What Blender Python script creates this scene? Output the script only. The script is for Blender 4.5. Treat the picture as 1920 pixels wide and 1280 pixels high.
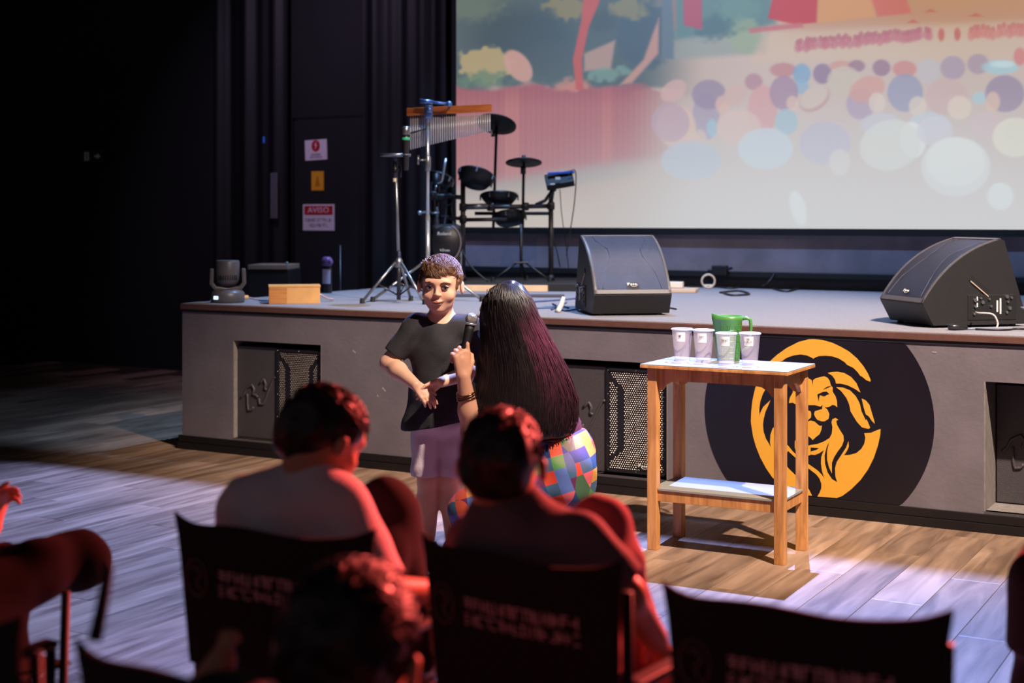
import bpy, bmesh, math, random
import numpy as np
from mathutils import Vector, Matrix
random.seed(7); np.random.seed(7)
R = math.radians
scene = bpy.context.scene
for o in list(bpy.data.objects): bpy.data.objects.remove(o)
COL = scene.collection

# ------------------------------------------------------------------ camera
F, CX, HY, H = 2700.0, 960.0, 404.0, 1.42        # focal length and horizon in 1920x1280 pixels, eye height in metres
cam = bpy.data.cameras.new('camera'); cam_o = bpy.data.objects.new('camera', cam); COL.objects.link(cam_o)
cam_o.location = (0, 0, H); cam_o.rotation_euler = (R(90), 0, 0)
cam.sensor_width = 36; cam.lens = F/1920*36; cam.shift_y = (HY-640)/1920; cam.clip_start = .05
cam.dof.use_dof = True; cam.dof.focus_distance = 6.2; cam.dof.aperture_fstop = 2.4
scene.camera = cam_o

# stage frame: s along the stage front (to the right), t into the stage, origin at its left front corner on the floor
L0 = Vector((-2.013, 8.794, 0)); ANG = math.atan2(-2.415, 4.281)
U = Vector((math.cos(ANG), math.sin(ANG), 0)); N = Vector((-math.sin(ANG), math.cos(ANG), 0))
ZS = .886                                         # stage height
TB = 3.45                                         # back wall behind the stage
def S(s, t, z=0.): return L0+U*s+N*t+Vector((0, 0, z))
def st(p): d = Vector(p)-L0; return d.dot(U), d.dot(N), p[2]
def ray(x, y): return Vector(((x-CX)/F, 1, -(y-HY)/F))
EYE = Vector((0, 0, H))
def P(x, y, Y): return EYE+ray(x, y)*Y            # pixel at a known distance
def atz(x, y, z=0.): return EYE+ray(x, y)*((H-z)*F/(y-HY))   # pixel on a level surface
def att(x, y, t=0.):                              # pixel on a plane parallel to the stage front
    r = ray(x, y); return EYE+r*((t+(L0-EYE).dot(N))/r.dot(N))
def proj(p): return CX+p[0]/p[1]*F, HY+(H-p[2])/p[1]*F

# ------------------------------------------------------------------ light
w = bpy.data.worlds.new('world'); scene.world = w; w.use_nodes = True
w.node_tree.nodes['Background'].inputs[0].default_value = (.78, .68, .82, 1)
w.node_tree.nodes['Background'].inputs[1].default_value = .065
def spot(name, loc, aim, col, power, deg, blend=.3, rad=.06):
    l = bpy.data.lights.new(name, 'SPOT'); l.color = col; l.energy = power; l.spot_size = R(deg); l.spot_blend = blend; l.shadow_soft_size = rad
    o = bpy.data.objects.new(name, l); COL.objects.link(o); o.location = loc
    o.rotation_euler = (Vector(aim)-Vector(loc)).to_track_quat('-Z', 'Y').to_euler(); return o
KEY = Vector((2.9, 2.1, 6.6))
spot('front_key_lamp', KEY, (.85, 7.55, .5), (1, .82, .68), 7500, 37, .75, .07)
COOL = S(3.4, 1.5, 5.0)
spot('cool_wash_lamp', COOL, S(2.9, -2.6, 0), (.26, .39, 1), 7400, 130, .3, .006)
DECK = S(1.6, 1.8, 5.2)
spot('cool_deck_lamp', DECK, S(2.9, 1.5, ZS), (.30, .55, 1), 1050, 124, .5, .012)
spot('red_house_lamp', (2.9, 6.7, 2.45), (-.1, 2.5, .85), (1, .10, .08), 4300, 38, .4, .06)
spot('magenta_back_lamp', (3.5, 6.6, 4.5), P(1062, 690, 5.68), (.95, .07, .30), 11000, 6.6, .4, .06)
spot('violet_back_lamp', S(1.6, 2.9, 5.0), P(826, 520, 5.95), (.55, .35, 1), 900, 13, .5, .06)
spot('violet_wall_lamp', S(-.6, .9, 5.2), S(-1.5, TB, 1.9), (.72, .55, .9), 330, 60, 1., .1)
vs = scene.view_settings; vs.view_transform = 'Standard'; vs.look = 'None'; vs.exposure = 0.; vs.gamma = 1; vs.use_curve_mapping = False

# ------------------------------------------------------------------ materials
def lin(c):
    c = c/255; return c/12.92 if c <= .04045 else ((c+.055)/1.055)**2.4
def rgb(r, g, b): return (lin(r), lin(g), lin(b), 1)
MATS = {}
def mat(name, col, rough=.6, metal=0., var=.0, scale=20., bump=0., bscale=60., emit=0., spec=.5, rand=0.):
    if name in MATS: return MATS[name]
    m = bpy.data.materials.new(name); m.use_nodes = True; nt = m.node_tree; b = nt.nodes['Principled BSDF']
    b.inputs['Base Color'].default_value = col; b.inputs['Roughness'].default_value = rough; b.inputs['Metallic'].default_value = metal
    b.inputs['Specular IOR Level'].default_value = spec
    tc = nt.nodes.new('ShaderNodeTexCoord')
    if var or rand:
        n = nt.nodes.new('ShaderNodeTexNoise'); n.inputs['Scale'].default_value = scale; n.inputs['Detail'].default_value = 5
        nt.links.new(tc.outputs['Object'], n.inputs['Vector'])
        mr = nt.nodes.new('ShaderNodeMapRange'); mr.inputs[1].default_value = .25; mr.inputs[2].default_value = .75; mr.inputs[3].default_value = 1-var; mr.inputs[4].default_value = 1+var
        nt.links.new(n.outputs[0], mr.inputs[0])
        hs = nt.nodes.new('ShaderNodeHueSaturation'); hs.inputs['Color'].default_value = col
        nt.links.new(mr.outputs[0], hs.inputs['Value']); nt.links.new(hs.outputs[0], b.inputs['Base Color'])
    if bump:
        n2 = nt.nodes.new('ShaderNodeTexNoise'); n2.inputs['Scale'].default_value = bscale; n2.inputs['Detail'].default_value = 4
        nt.links.new(tc.outputs['Object'], n2.inputs['Vector'])
        bp = nt.nodes.new('ShaderNodeBump'); bp.inputs['Strength'].default_value = bump; bp.inputs['Distance'].default_value = .01
        nt.links.new(n2.outputs[0], bp.inputs['Height']); nt.links.new(bp.outputs[0], b.inputs['Normal'])
    if emit:
        b.inputs['Emission Color'].default_value = col; b.inputs['Emission Strength'].default_value = emit
    MATS[name] = m; return m
def wood_mat(name, c1, c2, axis, scale, rough=.45, per_object=0., stretch=12.):
    m = bpy.data.materials.new(name); m.use_nodes = True; nt = m.node_tree; b = nt.nodes['Principled BSDF']; b.inputs['Roughness'].default_value = rough
    tc = nt.nodes.new('ShaderNodeTexCoord'); mp = nt.nodes.new('ShaderNodeMapping'); sc = [scale*stretch]*3; sc[axis] = scale
    mp.inputs['Scale'].default_value = sc
    vec = tc.outputs['Object']
    if per_object:
        oi = nt.nodes.new('ShaderNodeObjectInfo'); ad = nt.nodes.new('ShaderNodeVectorMath'); ad.operation = 'ADD'
        ml = nt.nodes.new('ShaderNodeMath'); ml.operation = 'MULTIPLY'; ml.inputs[1].default_value = 40
        nt.links.new(oi.outputs['Random'], ml.inputs[0]); nt.links.new(vec, ad.inputs[0]); nt.links.new(ml.outputs[0], ad.inputs[1]); vec = ad.outputs[0]
    nt.links.new(vec, mp.inputs[0])
    n = nt.nodes.new('ShaderNodeTexNoise'); n.inputs['Scale'].default_value = 1; n.inputs['Detail'].default_value = 6; n.inputs['Distortion'].default_value = .8
    nt.links.new(mp.outputs[0], n.inputs['Vector'])
    cr = nt.nodes.new('ShaderNodeValToRGB'); cr.color_ramp.elements[0].position = .32; cr.color_ramp.elements[0].color = c1; cr.color_ramp.elements[1].position = .68; cr.color_ramp.elements[1].color = c2
    nt.links.new(n.outputs[0], cr.inputs[0]); out = cr.outputs[0]
    if per_object:
        hs = nt.nodes.new('ShaderNodeHueSaturation'); mr = nt.nodes.new('ShaderNodeMapRange'); mr.inputs[3].default_value = 1-per_object; mr.inputs[4].default_value = 1+per_object
        nt.links.new(oi.outputs['Random'], mr.inputs[0]); nt.links.new(mr.outputs[0], hs.inputs['Value']); nt.links.new(out, hs.inputs['Color']); out = hs.outputs[0]
    nt.links.new(out, b.inputs['Base Color'])
    bp = nt.nodes.new('ShaderNodeBump'); bp.inputs['Strength'].default_value = .15; bp.inputs['Distance'].default_value = .003
    nt.links.new(n.outputs[0], bp.inputs['Height']); nt.links.new(bp.outputs[0], b.inputs['Normal'])
    MATS[name] = m; return m
def clear_mat(name, col, alpha, rough=.12):
    m = bpy.data.materials.new(name); m.use_nodes = True; nt = m.node_tree; b = nt.nodes['Principled BSDF']
    b.inputs['Base Color'].default_value = col; b.inputs['Roughness'].default_value = rough; b.inputs['Alpha'].default_value = alpha
    MATS[name] = m; return m
M_plank = wood_mat('floor_wood', rgb(102, 79, 64), rgb(158, 129, 108), 1, 1.6, .42, .24, 9)
M_floorbase = mat('floor_joint', rgb(58, 40, 30), .7)
M_wall = mat('black_wall', rgb(15, 13, 18), .8, var=.25, scale=3)
M_wall2 = mat('charcoal_wall', rgb(126, 116, 126), .7, var=.25, scale=4, bump=.1)
M_curtain = mat('black_curtain', rgb(13, 10, 16), .5, var=.2, scale=8)
M_ceiling = mat('black_ceiling', rgb(16, 16, 18), .9)
M_carpet = mat('grey_carpet', rgb(134, 132, 140), .95, var=.16, scale=70, bump=.5, bscale=220)
M_panel = mat('stage_grey_paint', rgb(100, 92, 98), .62, var=.16, scale=5, bump=.12, bscale=40)
M_reveal = mat('niche_edge_paint', rgb(120, 112, 108), .7, var=.2, scale=30)
M_trim = mat('brown_edging', rgb(88, 58, 50), .5, var=.15, scale=30)
M_base = mat('black_skirting', rgb(14, 12, 15), .4)
M_matteblack = mat('matte_black', rgb(12, 11, 13), .6)
M_black = mat('satin_black', rgb(20, 18, 22), .45)
M_vinyl = mat('black_vinyl', rgb(15, 14, 22), .3)
M_orange = mat('amber_vinyl', rgb(212, 152, 48), .45)
M_sub = mat('speaker_paint', rgb(62, 57, 60), .5, var=.12, scale=60, bump=.35, bscale=250)
M_mesh = mat('perforated_steel', rgb(148, 136, 128), .4, .6)
M_mondark = mat('monitor_paint', rgb(22, 20, 23), .5, bump=.3, bscale=300)
M_chrome = mat('chrome', rgb(205, 210, 220), .25, .75)
M_steel = mat('brushed_steel', rgb(150, 152, 158), .35, .9)
M_dsteel = mat('dark_steel', rgb(72, 70, 76), .35, .8)
M_rack = mat('rack_black', rgb(40, 38, 44), .4)
M_white = mat('white_plastic', rgb(222, 220, 216), .4)
M_paper = mat('paper', rgb(228, 224, 220), .8)
M_cable = mat('cable_rubber', rgb(22, 22, 28), .5)
M_bluecable = mat('blue_cable', rgb(60, 80, 130), .5)
M_ink = mat('dark_ink', rgb(50, 44, 60), .8)
M_table = wood_mat('table_wood', rgb(150, 96, 50), rgb(204, 144, 86), 2, 4, .4, 0, 8)
M_tabletop = mat('pale_laminate', rgb(134, 132, 127), .4, var=.04, scale=12)
M_ply = mat('plywood', rgb(214, 160, 98), .6, var=.1, scale=14)
M_chime = wood_mat('chime_wood', rgb(190, 92, 34), rgb(224, 128, 58), 0, 6, .35)

# ------------------------------------------------------------------ mesh builder
PM = {}                                           # matrix of every empty
def tag(o, label=None, cat=None, group=None, kind=None):
    if label: o['label'] = label
    if cat: o['category'] = cat
    if group: o['group'] = group
    if kind: o['kind'] = kind
    return o
def thing(name, label, cat, loc=(0, 0, 0), rz=0., group=None, kind=None):
    o = bpy.data.objects.new(name, None); COL.objects.link(o); o.empty_display_size = .05
    o.location = loc; o.rotation_euler = (0, 0, rz); PM[o.name] = Matrix.Translation(Vector(loc)) @ Matrix.Rotation(rz, 4, 'Z')
    return tag(o, label, cat, group, kind)
def frame(loc, rz=0.): return Matrix.Translation(Vector(loc)) @ Matrix.Rotation(rz, 4, 'Z')
STG = frame(L0, ANG)
class MB:
    def __init__(s, M=None): s.v = []; s.f = []; s.M = M
    def add(s, vs, fs):
        n = len(s.v); s.v += [(s.M @ Vector(v)) if s.M else Vector(v) for v in vs]; s.f += [tuple(i+n for i in f) for f in fs]; return s
    def box(s, c, size, rot=None, bev=0.):
        bm = bmesh.new(); bmesh.ops.create_cube(bm, size=1)
        for v in bm.verts: v.co = Vector((v.co.x*size[0], v.co.y*size[1], v.co.z*size[2]))
        if bev: bmesh.ops.bevel(bm, geom=bm.edges[:], offset=bev, segments=2, affect='EDGES', profile=.5)
        c = Vector(c); bm.verts.index_update()
        s.add([c+((rot @ v.co) if rot else v.co) for v in bm.verts], [[v.index for v in f.verts] for f in bm.faces]); bm.free(); return s
    def bb(s, a, b, bev=0.):                      # box from two corners
        a = Vector(a); b = Vector(b); return s.box((a+b)/2, [abs(b[i]-a[i]) for i in range(3)], None, bev)
    def tube(s, pts, r, n=8, caps=True):
        pts = [Vector(p) for p in pts]; m = len(pts); rs = r if isinstance(r, (list, tuple)) else [r]*m; vs = []; up = None
        for i, p in enumerate(pts):
            t = (pts[min(i+1, m-1)]-pts[max(i-1, 0)])
            t = t.normalized() if t.length > 1e-9 else Vector((0, 0, 1))
            if up is None: up = t.orthogonal().normalized()
            else:
                up = up-t*up.dot(t); up = up.normalized() if up.length > 1e-6 else t.orthogonal().normalized()
            sd = t.cross(up)
            for k in range(n): a = 2*math.pi*k/n; vs.append(p+(up*math.cos(a)+sd*math.sin(a))*rs[i])
        fs = [(i*n+k, i*n+(k+1) % n, (i+1)*n+(k+1) % n, (i+1)*n+k) for i in range(m-1) for k in range(n)]
        if caps: fs += [tuple(range(n))[::-1], tuple((m-1)*n+k for k in range(n))]
        return s.add(vs, fs)
    def bar(s, a, b, r, n=8): return s.tube([a, b], r, n)
    def lathe(s, c, prof, n=24, R=None, a0=0., a1=2*math.pi):
        vs = []; c = Vector(c); full = abs(a1-a0-2*math.pi) < 1e-6; cnt = n if full else n+1
        for (r, z) in prof:
            for k in range(cnt):
                a = a0+(a1-a0)*k/n; p = Vector((r*math.cos(a), r*math.sin(a), z)); vs.append(c+((R @ p) if R else p))
        fs = []
        for i in range(len(prof)-1):
            for k in range(n):
                k2 = (k+1) % cnt; fs.append((i*cnt+k, i*cnt+k2, (i+1)*cnt+k2, (i+1)*cnt+k))
        return s.add(vs, fs)
    def disc(s, c, axis, r, th, n=24):
        c = Vector(c); a = Vector(axis).normalized(); return s.bar(c-a*th/2, c+a*th/2, r, n)
    def prism(s, poly, d):                        # polygon of 3D points, extruded by vector d
        n = len(poly); d = Vector(d); a = [Vector(p) for p in poly]
        return s.add(a+[p+d for p in a], [tuple(range(n)), tuple(range(2*n-1, n-1, -1))]+[(i, i+n, (i+1) % n+n, (i+1) % n) for i in range(n)])
    def sphere(s, c, r, seg=12, rings=8, R=None):
        rr = r if isinstance(r, (tuple, list)) else (r, r, r); c = Vector(c); vs = []; fs = []
        for i in range(rings+1):
            th = math.pi*i/rings
            for k in range(seg):
                a = 2*math.pi*k/seg; p = Vector((rr[0]*math.sin(th)*math.cos(a), rr[1]*math.sin(th)*math.sin(a), rr[2]*math.cos(th))); vs.append(c+((R @ p) if R else p))
        for i in range(rings):
            for k in range(seg): fs.append((i*seg+k, (i+1)*seg+k, (i+1)*seg+(k+1) % seg, i*seg+(k+1) % seg))
        return s.add(vs, fs)
    def build(s, name, m, parent=None, smooth=False, fix=True):
        me = bpy.data.meshes.new(name)
        vs = s.v
        if parent is not None and parent.name in PM:
            inv = PM[parent.name].inverted(); vs = [inv @ v for v in vs]
        me.from_pydata([tuple(v) for v in vs], [], s.f)
        if fix:
            bm = bmesh.new(); bm.from_mesh(me); bmesh.ops.recalc_face_normals(bm, faces=bm.faces[:]); bm.to_mesh(me); bm.free()
        return link(name, me, m, parent, smooth)
def link(name, me, m, parent=None, smooth=False):
    if m: me.materials.append(m)
    if smooth: me.polygons.foreach_set('use_smooth', [True]*len(me.polygons))
    o = bpy.data.objects.new(name, me); COL.objects.link(o)
    if parent is not None:
        o.parent = parent; PM[o.name] = PM[parent.name]
    else: PM[o.name] = Matrix.Identity(4)
    return o
def base(o):                                      # put the origin of a one-mesh thing at its base
    me = o.data; n = len(me.vertices); a = np.empty(n*3); me.vertices.foreach_get('co', a); a = a.reshape(-1, 3)
    c = Vector(((a[:, 0].min()+a[:, 0].max())/2, (a[:, 1].min()+a[:, 1].max())/2, a[:, 2].min()))
    me.transform(Matrix.Translation(-c)); o.location = c; return o
def smoothed(o, ang=40):
    me = o.data; me.polygons.foreach_set('use_smooth', [True]*len(me.polygons))
    try: me.set_sharp_from_angle(angle=R(ang))
    except Exception: pass
    return o
def text(string, size, M, m, parent, name='lettering', ext=.0008, width=None):
    c = bpy.data.curves.new('t', 'FONT'); c.body = string; c.size = size; c.extrude = ext; c.align_x = 'CENTER'; c.align_y = 'CENTER'; c.resolution_u = 2
    o = bpy.data.objects.new('t', c); COL.objects.link(o); dg = bpy.context.evaluated_depsgraph_get(); dg.update()
    me = bpy.data.meshes.new_from_object(o.evaluated_get(dg)); bpy.data.objects.remove(o)
    if width:
        xs = [v.co.x for v in me.vertices]; k = width/(max(xs)-min(xs)) if xs else 1; me.transform(Matrix.Diagonal((k, 1, 1, 1)))
    me.transform(PM[parent.name].inverted() @ M); me.materials.clear(); me.name = name
    return link(name, me, m, parent)
def wallM(p, rz=ANG, tilt=0.):                    # text plane facing the audience: x right, y up
    return Matrix.Translation(Vector(p)) @ Matrix.Rotation(rz, 4, 'Z') @ Matrix.Rotation(R(90), 4, 'X') @ Matrix.Rotation(tilt, 4, 'Z')
def copy_tree(o, parent=None):
    c = o.copy(); COL.objects.link(c); c.parent = parent; PM[c.name] = PM[o.name].copy()
    for ch in list(o.children): copy_tree(ch, c)
    return c

# ------------------------------------------------------------------ implicit surfaces for bodies, cloth and hair
def unit(v): v = np.asarray(v, float); return v/np.linalg.norm(v)
class Field:
    def __init__(s, h): s.h = h; s.ops = []; s.planes = []; s.nz = None
    def rc(s, a, b, ra, rb=None, k=.02, cut=None, sub=False):
        rb = ra if rb is None else rb; a = np.array(a, float); b = np.array(b, float); m = max(ra, rb)
        s.ops.append(('rc', (a, b, ra, rb), np.minimum(a, b)-m, np.maximum(a, b)+m, k, cut, sub)); return s
    def chain(s, pts, rs, k=.02):
        for i in range(len(pts)-1): s.rc(pts[i], pts[i+1], rs[i], rs[i+1], k)
        return s
    def ell(s, c, r, Rm=None, k=.02, cut=None, sub=False):
        c = np.array(c, float); r = np.array(r, float); Rm = np.eye(3) if Rm is None else np.array(Rm, float)
        e = np.sqrt(((Rm*r)**2).sum(1)); s.ops.append(('ell', (c, r, Rm), c-e, c+e, k, cut, sub)); return s
    def plane(s, p, n): s.planes.append((np.array(p, float), unit(n))); return s
    def wrinkle(s, amp, freq, seed=0): s.nz = (amp, freq, seed); return s
    def mesh(s):
        h = s.h; lo = np.min([o[2] for o in s.ops if not o[6]], 0)-3*h; hi = np.max([o[3] for o in s.ops if not o[6]], 0)+3*h
        pad = max(o[4] for o in s.ops)*.3; lo = lo-pad; hi = hi+pad
        n = np.ceil((hi-lo)/h).astype(int)+1; ax = [lo[i]+h*np.arange(n[i]) for i in range(3)]; D = np.full(n, .3, np.float32)
        for kind, pr, a, b, k, cut, sub in s.ops:
            m = k+3*h; i0 = np.clip(np.floor((a-m-lo)/h).astype(int), 0, n-1); i1 = np.clip(np.ceil((b+m-lo)/h).astype(int)+1, 1, n)
            sl = tuple(slice(i0[j], i1[j]) for j in range(3))
            if min(i1-i0) <= 0: continue
            X = ax[0][sl[0]][:, None, None]; Y = ax[1][sl[1]][None, :, None]; Z = ax[2][sl[2]][None, None, :]
            if kind == 'rc':
                p, q, ra, rb = pr; d = q-p; L2 = max(float(d@d), 1e-12)
                t = np.clip(((X-p[0])*d[0]+(Y-p[1])*d[1]+(Z-p[2])*d[2])/L2, 0, 1)
                v = np.sqrt((X-p[0]-t*d[0])**2+(Y-p[1]-t*d[1])**2+(Z-p[2]-t*d[2])**2)-(ra+(rb-ra)*t)
            else:
                c, r, Rm = pr; x = X-c[0]; y = Y-c[1]; z = Z-c[2]
                q = [Rm[0, j]*x+Rm[1, j]*y+Rm[2, j]*z for j in range(3)]
                k0 = np.sqrt(sum((q[j]/r[j])**2 for j in range(3))); k1 = np.sqrt(sum((q[j]/r[j]**2)**2 for j in range(3)))+1e-9
                v = k0*(k0-1)/k1
            if cut is not None:
                for (cp, cn) in (cut if isinstance(cut, list) else [cut]):
                    cn = unit(cn); v = np.maximum(v, (X-cp[0])*cn[0]+(Y-cp[1])*cn[1]+(Z-cp[2])*cn[2])
            A = D[sl]
            if sub:
                v = -v; hh = np.clip(.5-.5*(v-A)/k, 0, 1); D[sl] = v+(A-v)*hh+k*hh*(1-hh)
            else:
                hh = np.clip(.5+.5*(v-A)/k, 0, 1); D[sl] = v+(A-v)*hh-k*hh*(1-hh)
        X = ax[0][:, None, None]; Y = ax[1][None, :, None]; Z = ax[2][None, None, :]
        if s.nz:
            amp, fr, seed = s.nz; rg = np.random.RandomState(seed)
            for j in range(5):
                d = unit(rg.normal(size=3))*fr*rg.uniform(.6, 1.6); D += (amp/2.2*np.sin(X*d[0]+Y*d[1]+Z*d[2]+rg.uniform(0, 6)+1.5*np.sin((X*d[1]-Z*d[0])*.7))).astype(np.float32)
        for p, nn in s.planes: D = np.maximum(D, ((X-p[0])*nn[0]+(Y-p[1])*nn[1]+(Z-p[2])*nn[2]).astype(np.float32))
        return surfnet(D, lo, h)
def surfnet(D, lo, h):
    sg = D < 0; n = np.array(D.shape)-1
    cor = [(i, j, k) for i in (0, 1) for j in (0, 1) for k in (0, 1)]
    sl = lambda c: (slice(c[0], n[0]+c[0]), slice(c[1], n[1]+c[1]), slice(c[2], n[2]+c[2]))
    cnt = sum(sg[sl(c)].astype(np.int8) for c in cor); mask = (cnt > 0) & (cnt < 8); ids = np.argwhere(mask)
    idx = -np.ones(n, np.int64); idx[mask] = np.arange(len(ids))
    acc = np.zeros((len(ids), 3)); num = np.zeros(len(ids))
    val = {c: D[ids[:, 0]+c[0], ids[:, 1]+c[1], ids[:, 2]+c[2]] for c in cor}
    for c in cor:
        for axn in range(3):
            if c[axn]: continue
            d = list(c); d[axn] = 1; d = tuple(d); va, vb = val[c], val[d]; x = (va < 0) != (vb < 0)
            t = np.where(x, va/np.where(x, va-vb, 1), 0); p = np.tile(np.array(c, float), (len(ids), 1)); p[:, axn] += t
            acc[x] += p[x]; num[x] += 1
    V = (ids+acc/num[:, None])*h+lo; Q = []
    for axn in range(3):
        a1, a2 = (axn+1) % 3, (axn+2) % 3
        s0 = [slice(None)]*3; s1 = [slice(None)]*3; s0[axn] = slice(0, -1); s1[axn] = slice(1, None)
        A, B = sg[tuple(s0)], sg[tuple(s1)]; e = np.argwhere(A != B); e = e[(e[:, a1] > 0) & (e[:, a2] > 0) & (e[:, a1] < D.shape[a1]-1) & (e[:, a2] < D.shape[a2]-1)]
        fl = A[e[:, 0], e[:, 1], e[:, 2]]
        def g(d1, d2):
            q = e.copy(); q[:, a1] -= d1; q[:, a2] -= d2; return idx[q[:, 0], q[:, 1], q[:, 2]]
        q = np.stack([g(1, 1), g(0, 1), g(0, 0), g(1, 0)], 1); q[~fl] = q[~fl][:, ::-1]; Q.append(q)
    return V, np.concatenate(Q)
def solid(name, fld, m, parent, relax=1):
    V, Q = fld.mesh()
    for _ in range(relax):
        A = np.zeros_like(V); c = np.zeros(len(V))
        for i in range(4):
            a, b = Q[:, i], Q[:, (i+1) % 4]; np.add.at(A, a, V[b]); np.add.at(c, a, 1)
        V = V*.5+A/np.maximum(c, 1)[:, None]*.5
    me = bpy.data.meshes.new(name)
    inv = np.array(PM[parent.name].inverted()); V = V@inv[:3, :3].T+inv[:3, 3]
    me.vertices.add(len(V)); me.vertices.foreach_set('co', V.ravel()); me.loops.add(Q.size); me.loops.foreach_set('vertex_index', Q.ravel().astype(np.int32))
    me.polygons.add(len(Q)); me.polygons.foreach_set('loop_start', np.arange(0, Q.size, 4, dtype=np.int32)); me.update(calc_edges=True); me.validate()
    return link(name, me, m, parent, True)

def glyphs(n, h, seed, gap=.3):                   # worn, unreadable lettering: letter-sized strokes in a row, centred
    r = random.Random(seed); out = []; w_ = h*.62; x = 0.
    for i in range(n):
        if r.random() < .14 and 0 < i < n-1: x += w_*.6
        for s_ in r.sample(['l', 'r', 't', 'm', 'b', 'd'], r.choice((2, 3, 3))):
            out.append({'l': (x, 0, .16*h, h), 'r': (x+w_*.8, 0, .16*h, h), 't': (x, h*.84, w_, .16*h), 'm': (x, h*.42, w_, .16*h), 'b': (x, 0, w_, .16*h), 'd': (x+w_*.4, h*.1, .18*h, h*.8)}[s_])
        x += w_*(1+gap)
    return [(a-x/2, b_-h/2, c, d) for a, b_, c, d in out], x
def lettering(n, h, seed, fn, m, parent, width=None):  # fn maps (x, y) on the surface to a world point
    q, tot = glyphs(n, h, seed); k = (width/tot) if width else 1; mb = MB()
    for a, b_, c, d in q: mb.add([fn(a*k, b_), fn((a+c)*k, b_), fn((a+c)*k, b_+d), fn(a*k, b_+d)], [(0, 1, 2, 3)])
    return tag(mb.build('lettering', m, parent, fix=False), kind='stuff')
# ================================================================== THE SETTING
floor = thing('floor', None, None, S(0, 0, 0), ANG, kind='structure')
PL, PW = 1.22, .192
MB(STG).bb((-6.4, -7.6, -.05), (11.0, TB, -.0125)).build('subfloor', M_floorbase, floor)
pm = MB().box((0, 0, -.006), (PW-.0018, PL-.0018, .012), None, .0012).build('plank', M_plank).data
bpy.data.objects.remove(bpy.data.objects['plank'])
pl = []
for i in range(int(-6.4/PW), int(7.6/PW)):
    off = (i*.37 % 1)*PL
    for j in range(-7, 4):
        s, t = (i+.5)*PW, j*PL+off+PL/2
        if t+PL/2 > TB or t-PL/2 < -7.6: continue
        if s > 0 and t-PL/2 > 0: continue
        p = S(s, t); 
        if p.y < 1.5: pl.append((9, s, t)); continue
        x, y = proj(p); vis = -170 < x < 2090 and y < 1430
        pl.append((0 if vis else 1, s, t))
rest = MB(STG)
cnt = 0
for far, s, t in sorted(pl, key=lambda q: (q[0], -st(S(q[1], q[2]))[1])):
    if far == 0 and cnt < 300:
        o = bpy.data.objects.new('plank', pm); COL.objects.link(o); o.parent = floor; o.location = (s, t, 0); cnt += 1
    else: rest.box((s, t, -.006), (PW-.0018, PL-.0018, .012))
tag(rest.build('distant_planks', M_plank, floor), kind='stuff')
XL, XR = -6.4, 11.0
tag(MB(STG).bb((XL, TB, -.05), (XR, TB+.15, 7.2)).build('wall_back', M_wall), kind='structure')
tag(MB(STG).bb((XL-.15, -7.6, -.05), (XL, TB+.15, 7.2)).build('wall_left', M_wall), kind='structure')
tag(MB(STG).bb((XR, -7.6, -.05), (XR+.15, TB+.15, 7.2)).build('wall_right', M_wall), kind='structure')
tag(MB(STG).bb((XL, -7.6, 7.2), (XR, TB+.15, 7.3)).build('ceiling', M_ceiling), kind='structure')
# wall finish behind the stage: charcoal dado under the screen, a ledge above the deck
sx0 = st(att(857, 200, TB-.06))[0]
tag(MB(STG).bb((sx0-.02, TB-.03, ZS), (XR, TB, st(att(1400, 431, TB))[2])).build('trim_1', M_wall2), kind='structure')
zl = st(att(1400, 512, TB-.05))[2]
tag(MB(STG).bb((sx0-.02, TB-.075, zl-.03), (XR, TB-.03, zl+.012), .004).build('trim_2', M_matteblack), kind='structure')
tag(MB(STG).bb((sx0-.02, TB-.045, ZS), (XR, TB-.03, zl-.03)).build('trim_3', M_black), kind='structure')

# ------------------------------------------------------------------ projection screen with its picture
scr = thing('projection_screen', 'large wall screen showing a faded painted crowd under trees', 'screen', S((sx0+7.3)/2, TB-.02, 1.3), ANG)
zb = st(att(1400, 428, TB-.06))[2]
s0, s1, z0, z1 = sx0, 7.3, zb, 3.9
fr = MB(STG)
fr.bb((s0-.05, TB-.07, z0-.05), (s1+.05, TB-.03, z1+.05))
fr.build('frame', M_matteblack, scr)
NX, NZ = 660, 330
ss = np.linspace(s0, s1, NX); zz = np.linspace(z0, z1, NZ); SS, ZZ = np.meshgrid(ss, zz, indexing='ij'); TT = TB-.072
WX = L0.x+U.x*SS+N.x*TT; WY = L0.y+U.y*SS+N.y*TT
PX = CX+WX/WY*F; PY = HY+(H-ZZ)/WY*F
rg = np.random.RandomState(3)
def vnoise(sc, seed):
    r = np.random.RandomState(seed); g = r.rand(64, 64); u = PX/sc; v = PY/sc; i = np.floor(u).astype(int); j = np.floor(v).astype(int); fu = u-i; fv = v-j
    fu = fu*fu*(3-2*fu); fv = fv*fv*(3-2*fv); G = lambda a, b: g[a % 64, b % 64]
    return (G(i, j)*(1-fu)+G(i+1, j)*fu)*(1-fv)+(G(i, j+1)*(1-fu)+G(i+1, j+1)*fu)*fv
IM = np.zeros((NX, NZ, 3))
def lerp3(a, b, t): return a*(1-t[..., None])+b*t[..., None]
def put(mask, col): global IM; IM = IM*(1-mask[..., None])+np.array(col, float)*mask[..., None]
def sm(x, a, b): t = np.clip((x-a)/(b-a), 0, 1); return t*t*(3-2*t)
def ell(cx, cy, rx, ry, col, rot=0., soft=3., al=1., jag=0.):
    c, s_ = math.cos(R(rot)), math.sin(R(rot)); dx = PX-cx; dy = PY-cy; a = (dx*c+dy*s_)/rx; b = (-dx*s_+dy*c)/ry
    d = (np.sqrt(a*a+b*b)-1)*min(rx, ry)
    if jag: d = d+(vnoise(9, int(cx) % 50)-.5)*jag
    put(al*sm(-d, -soft, soft), col)
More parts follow.
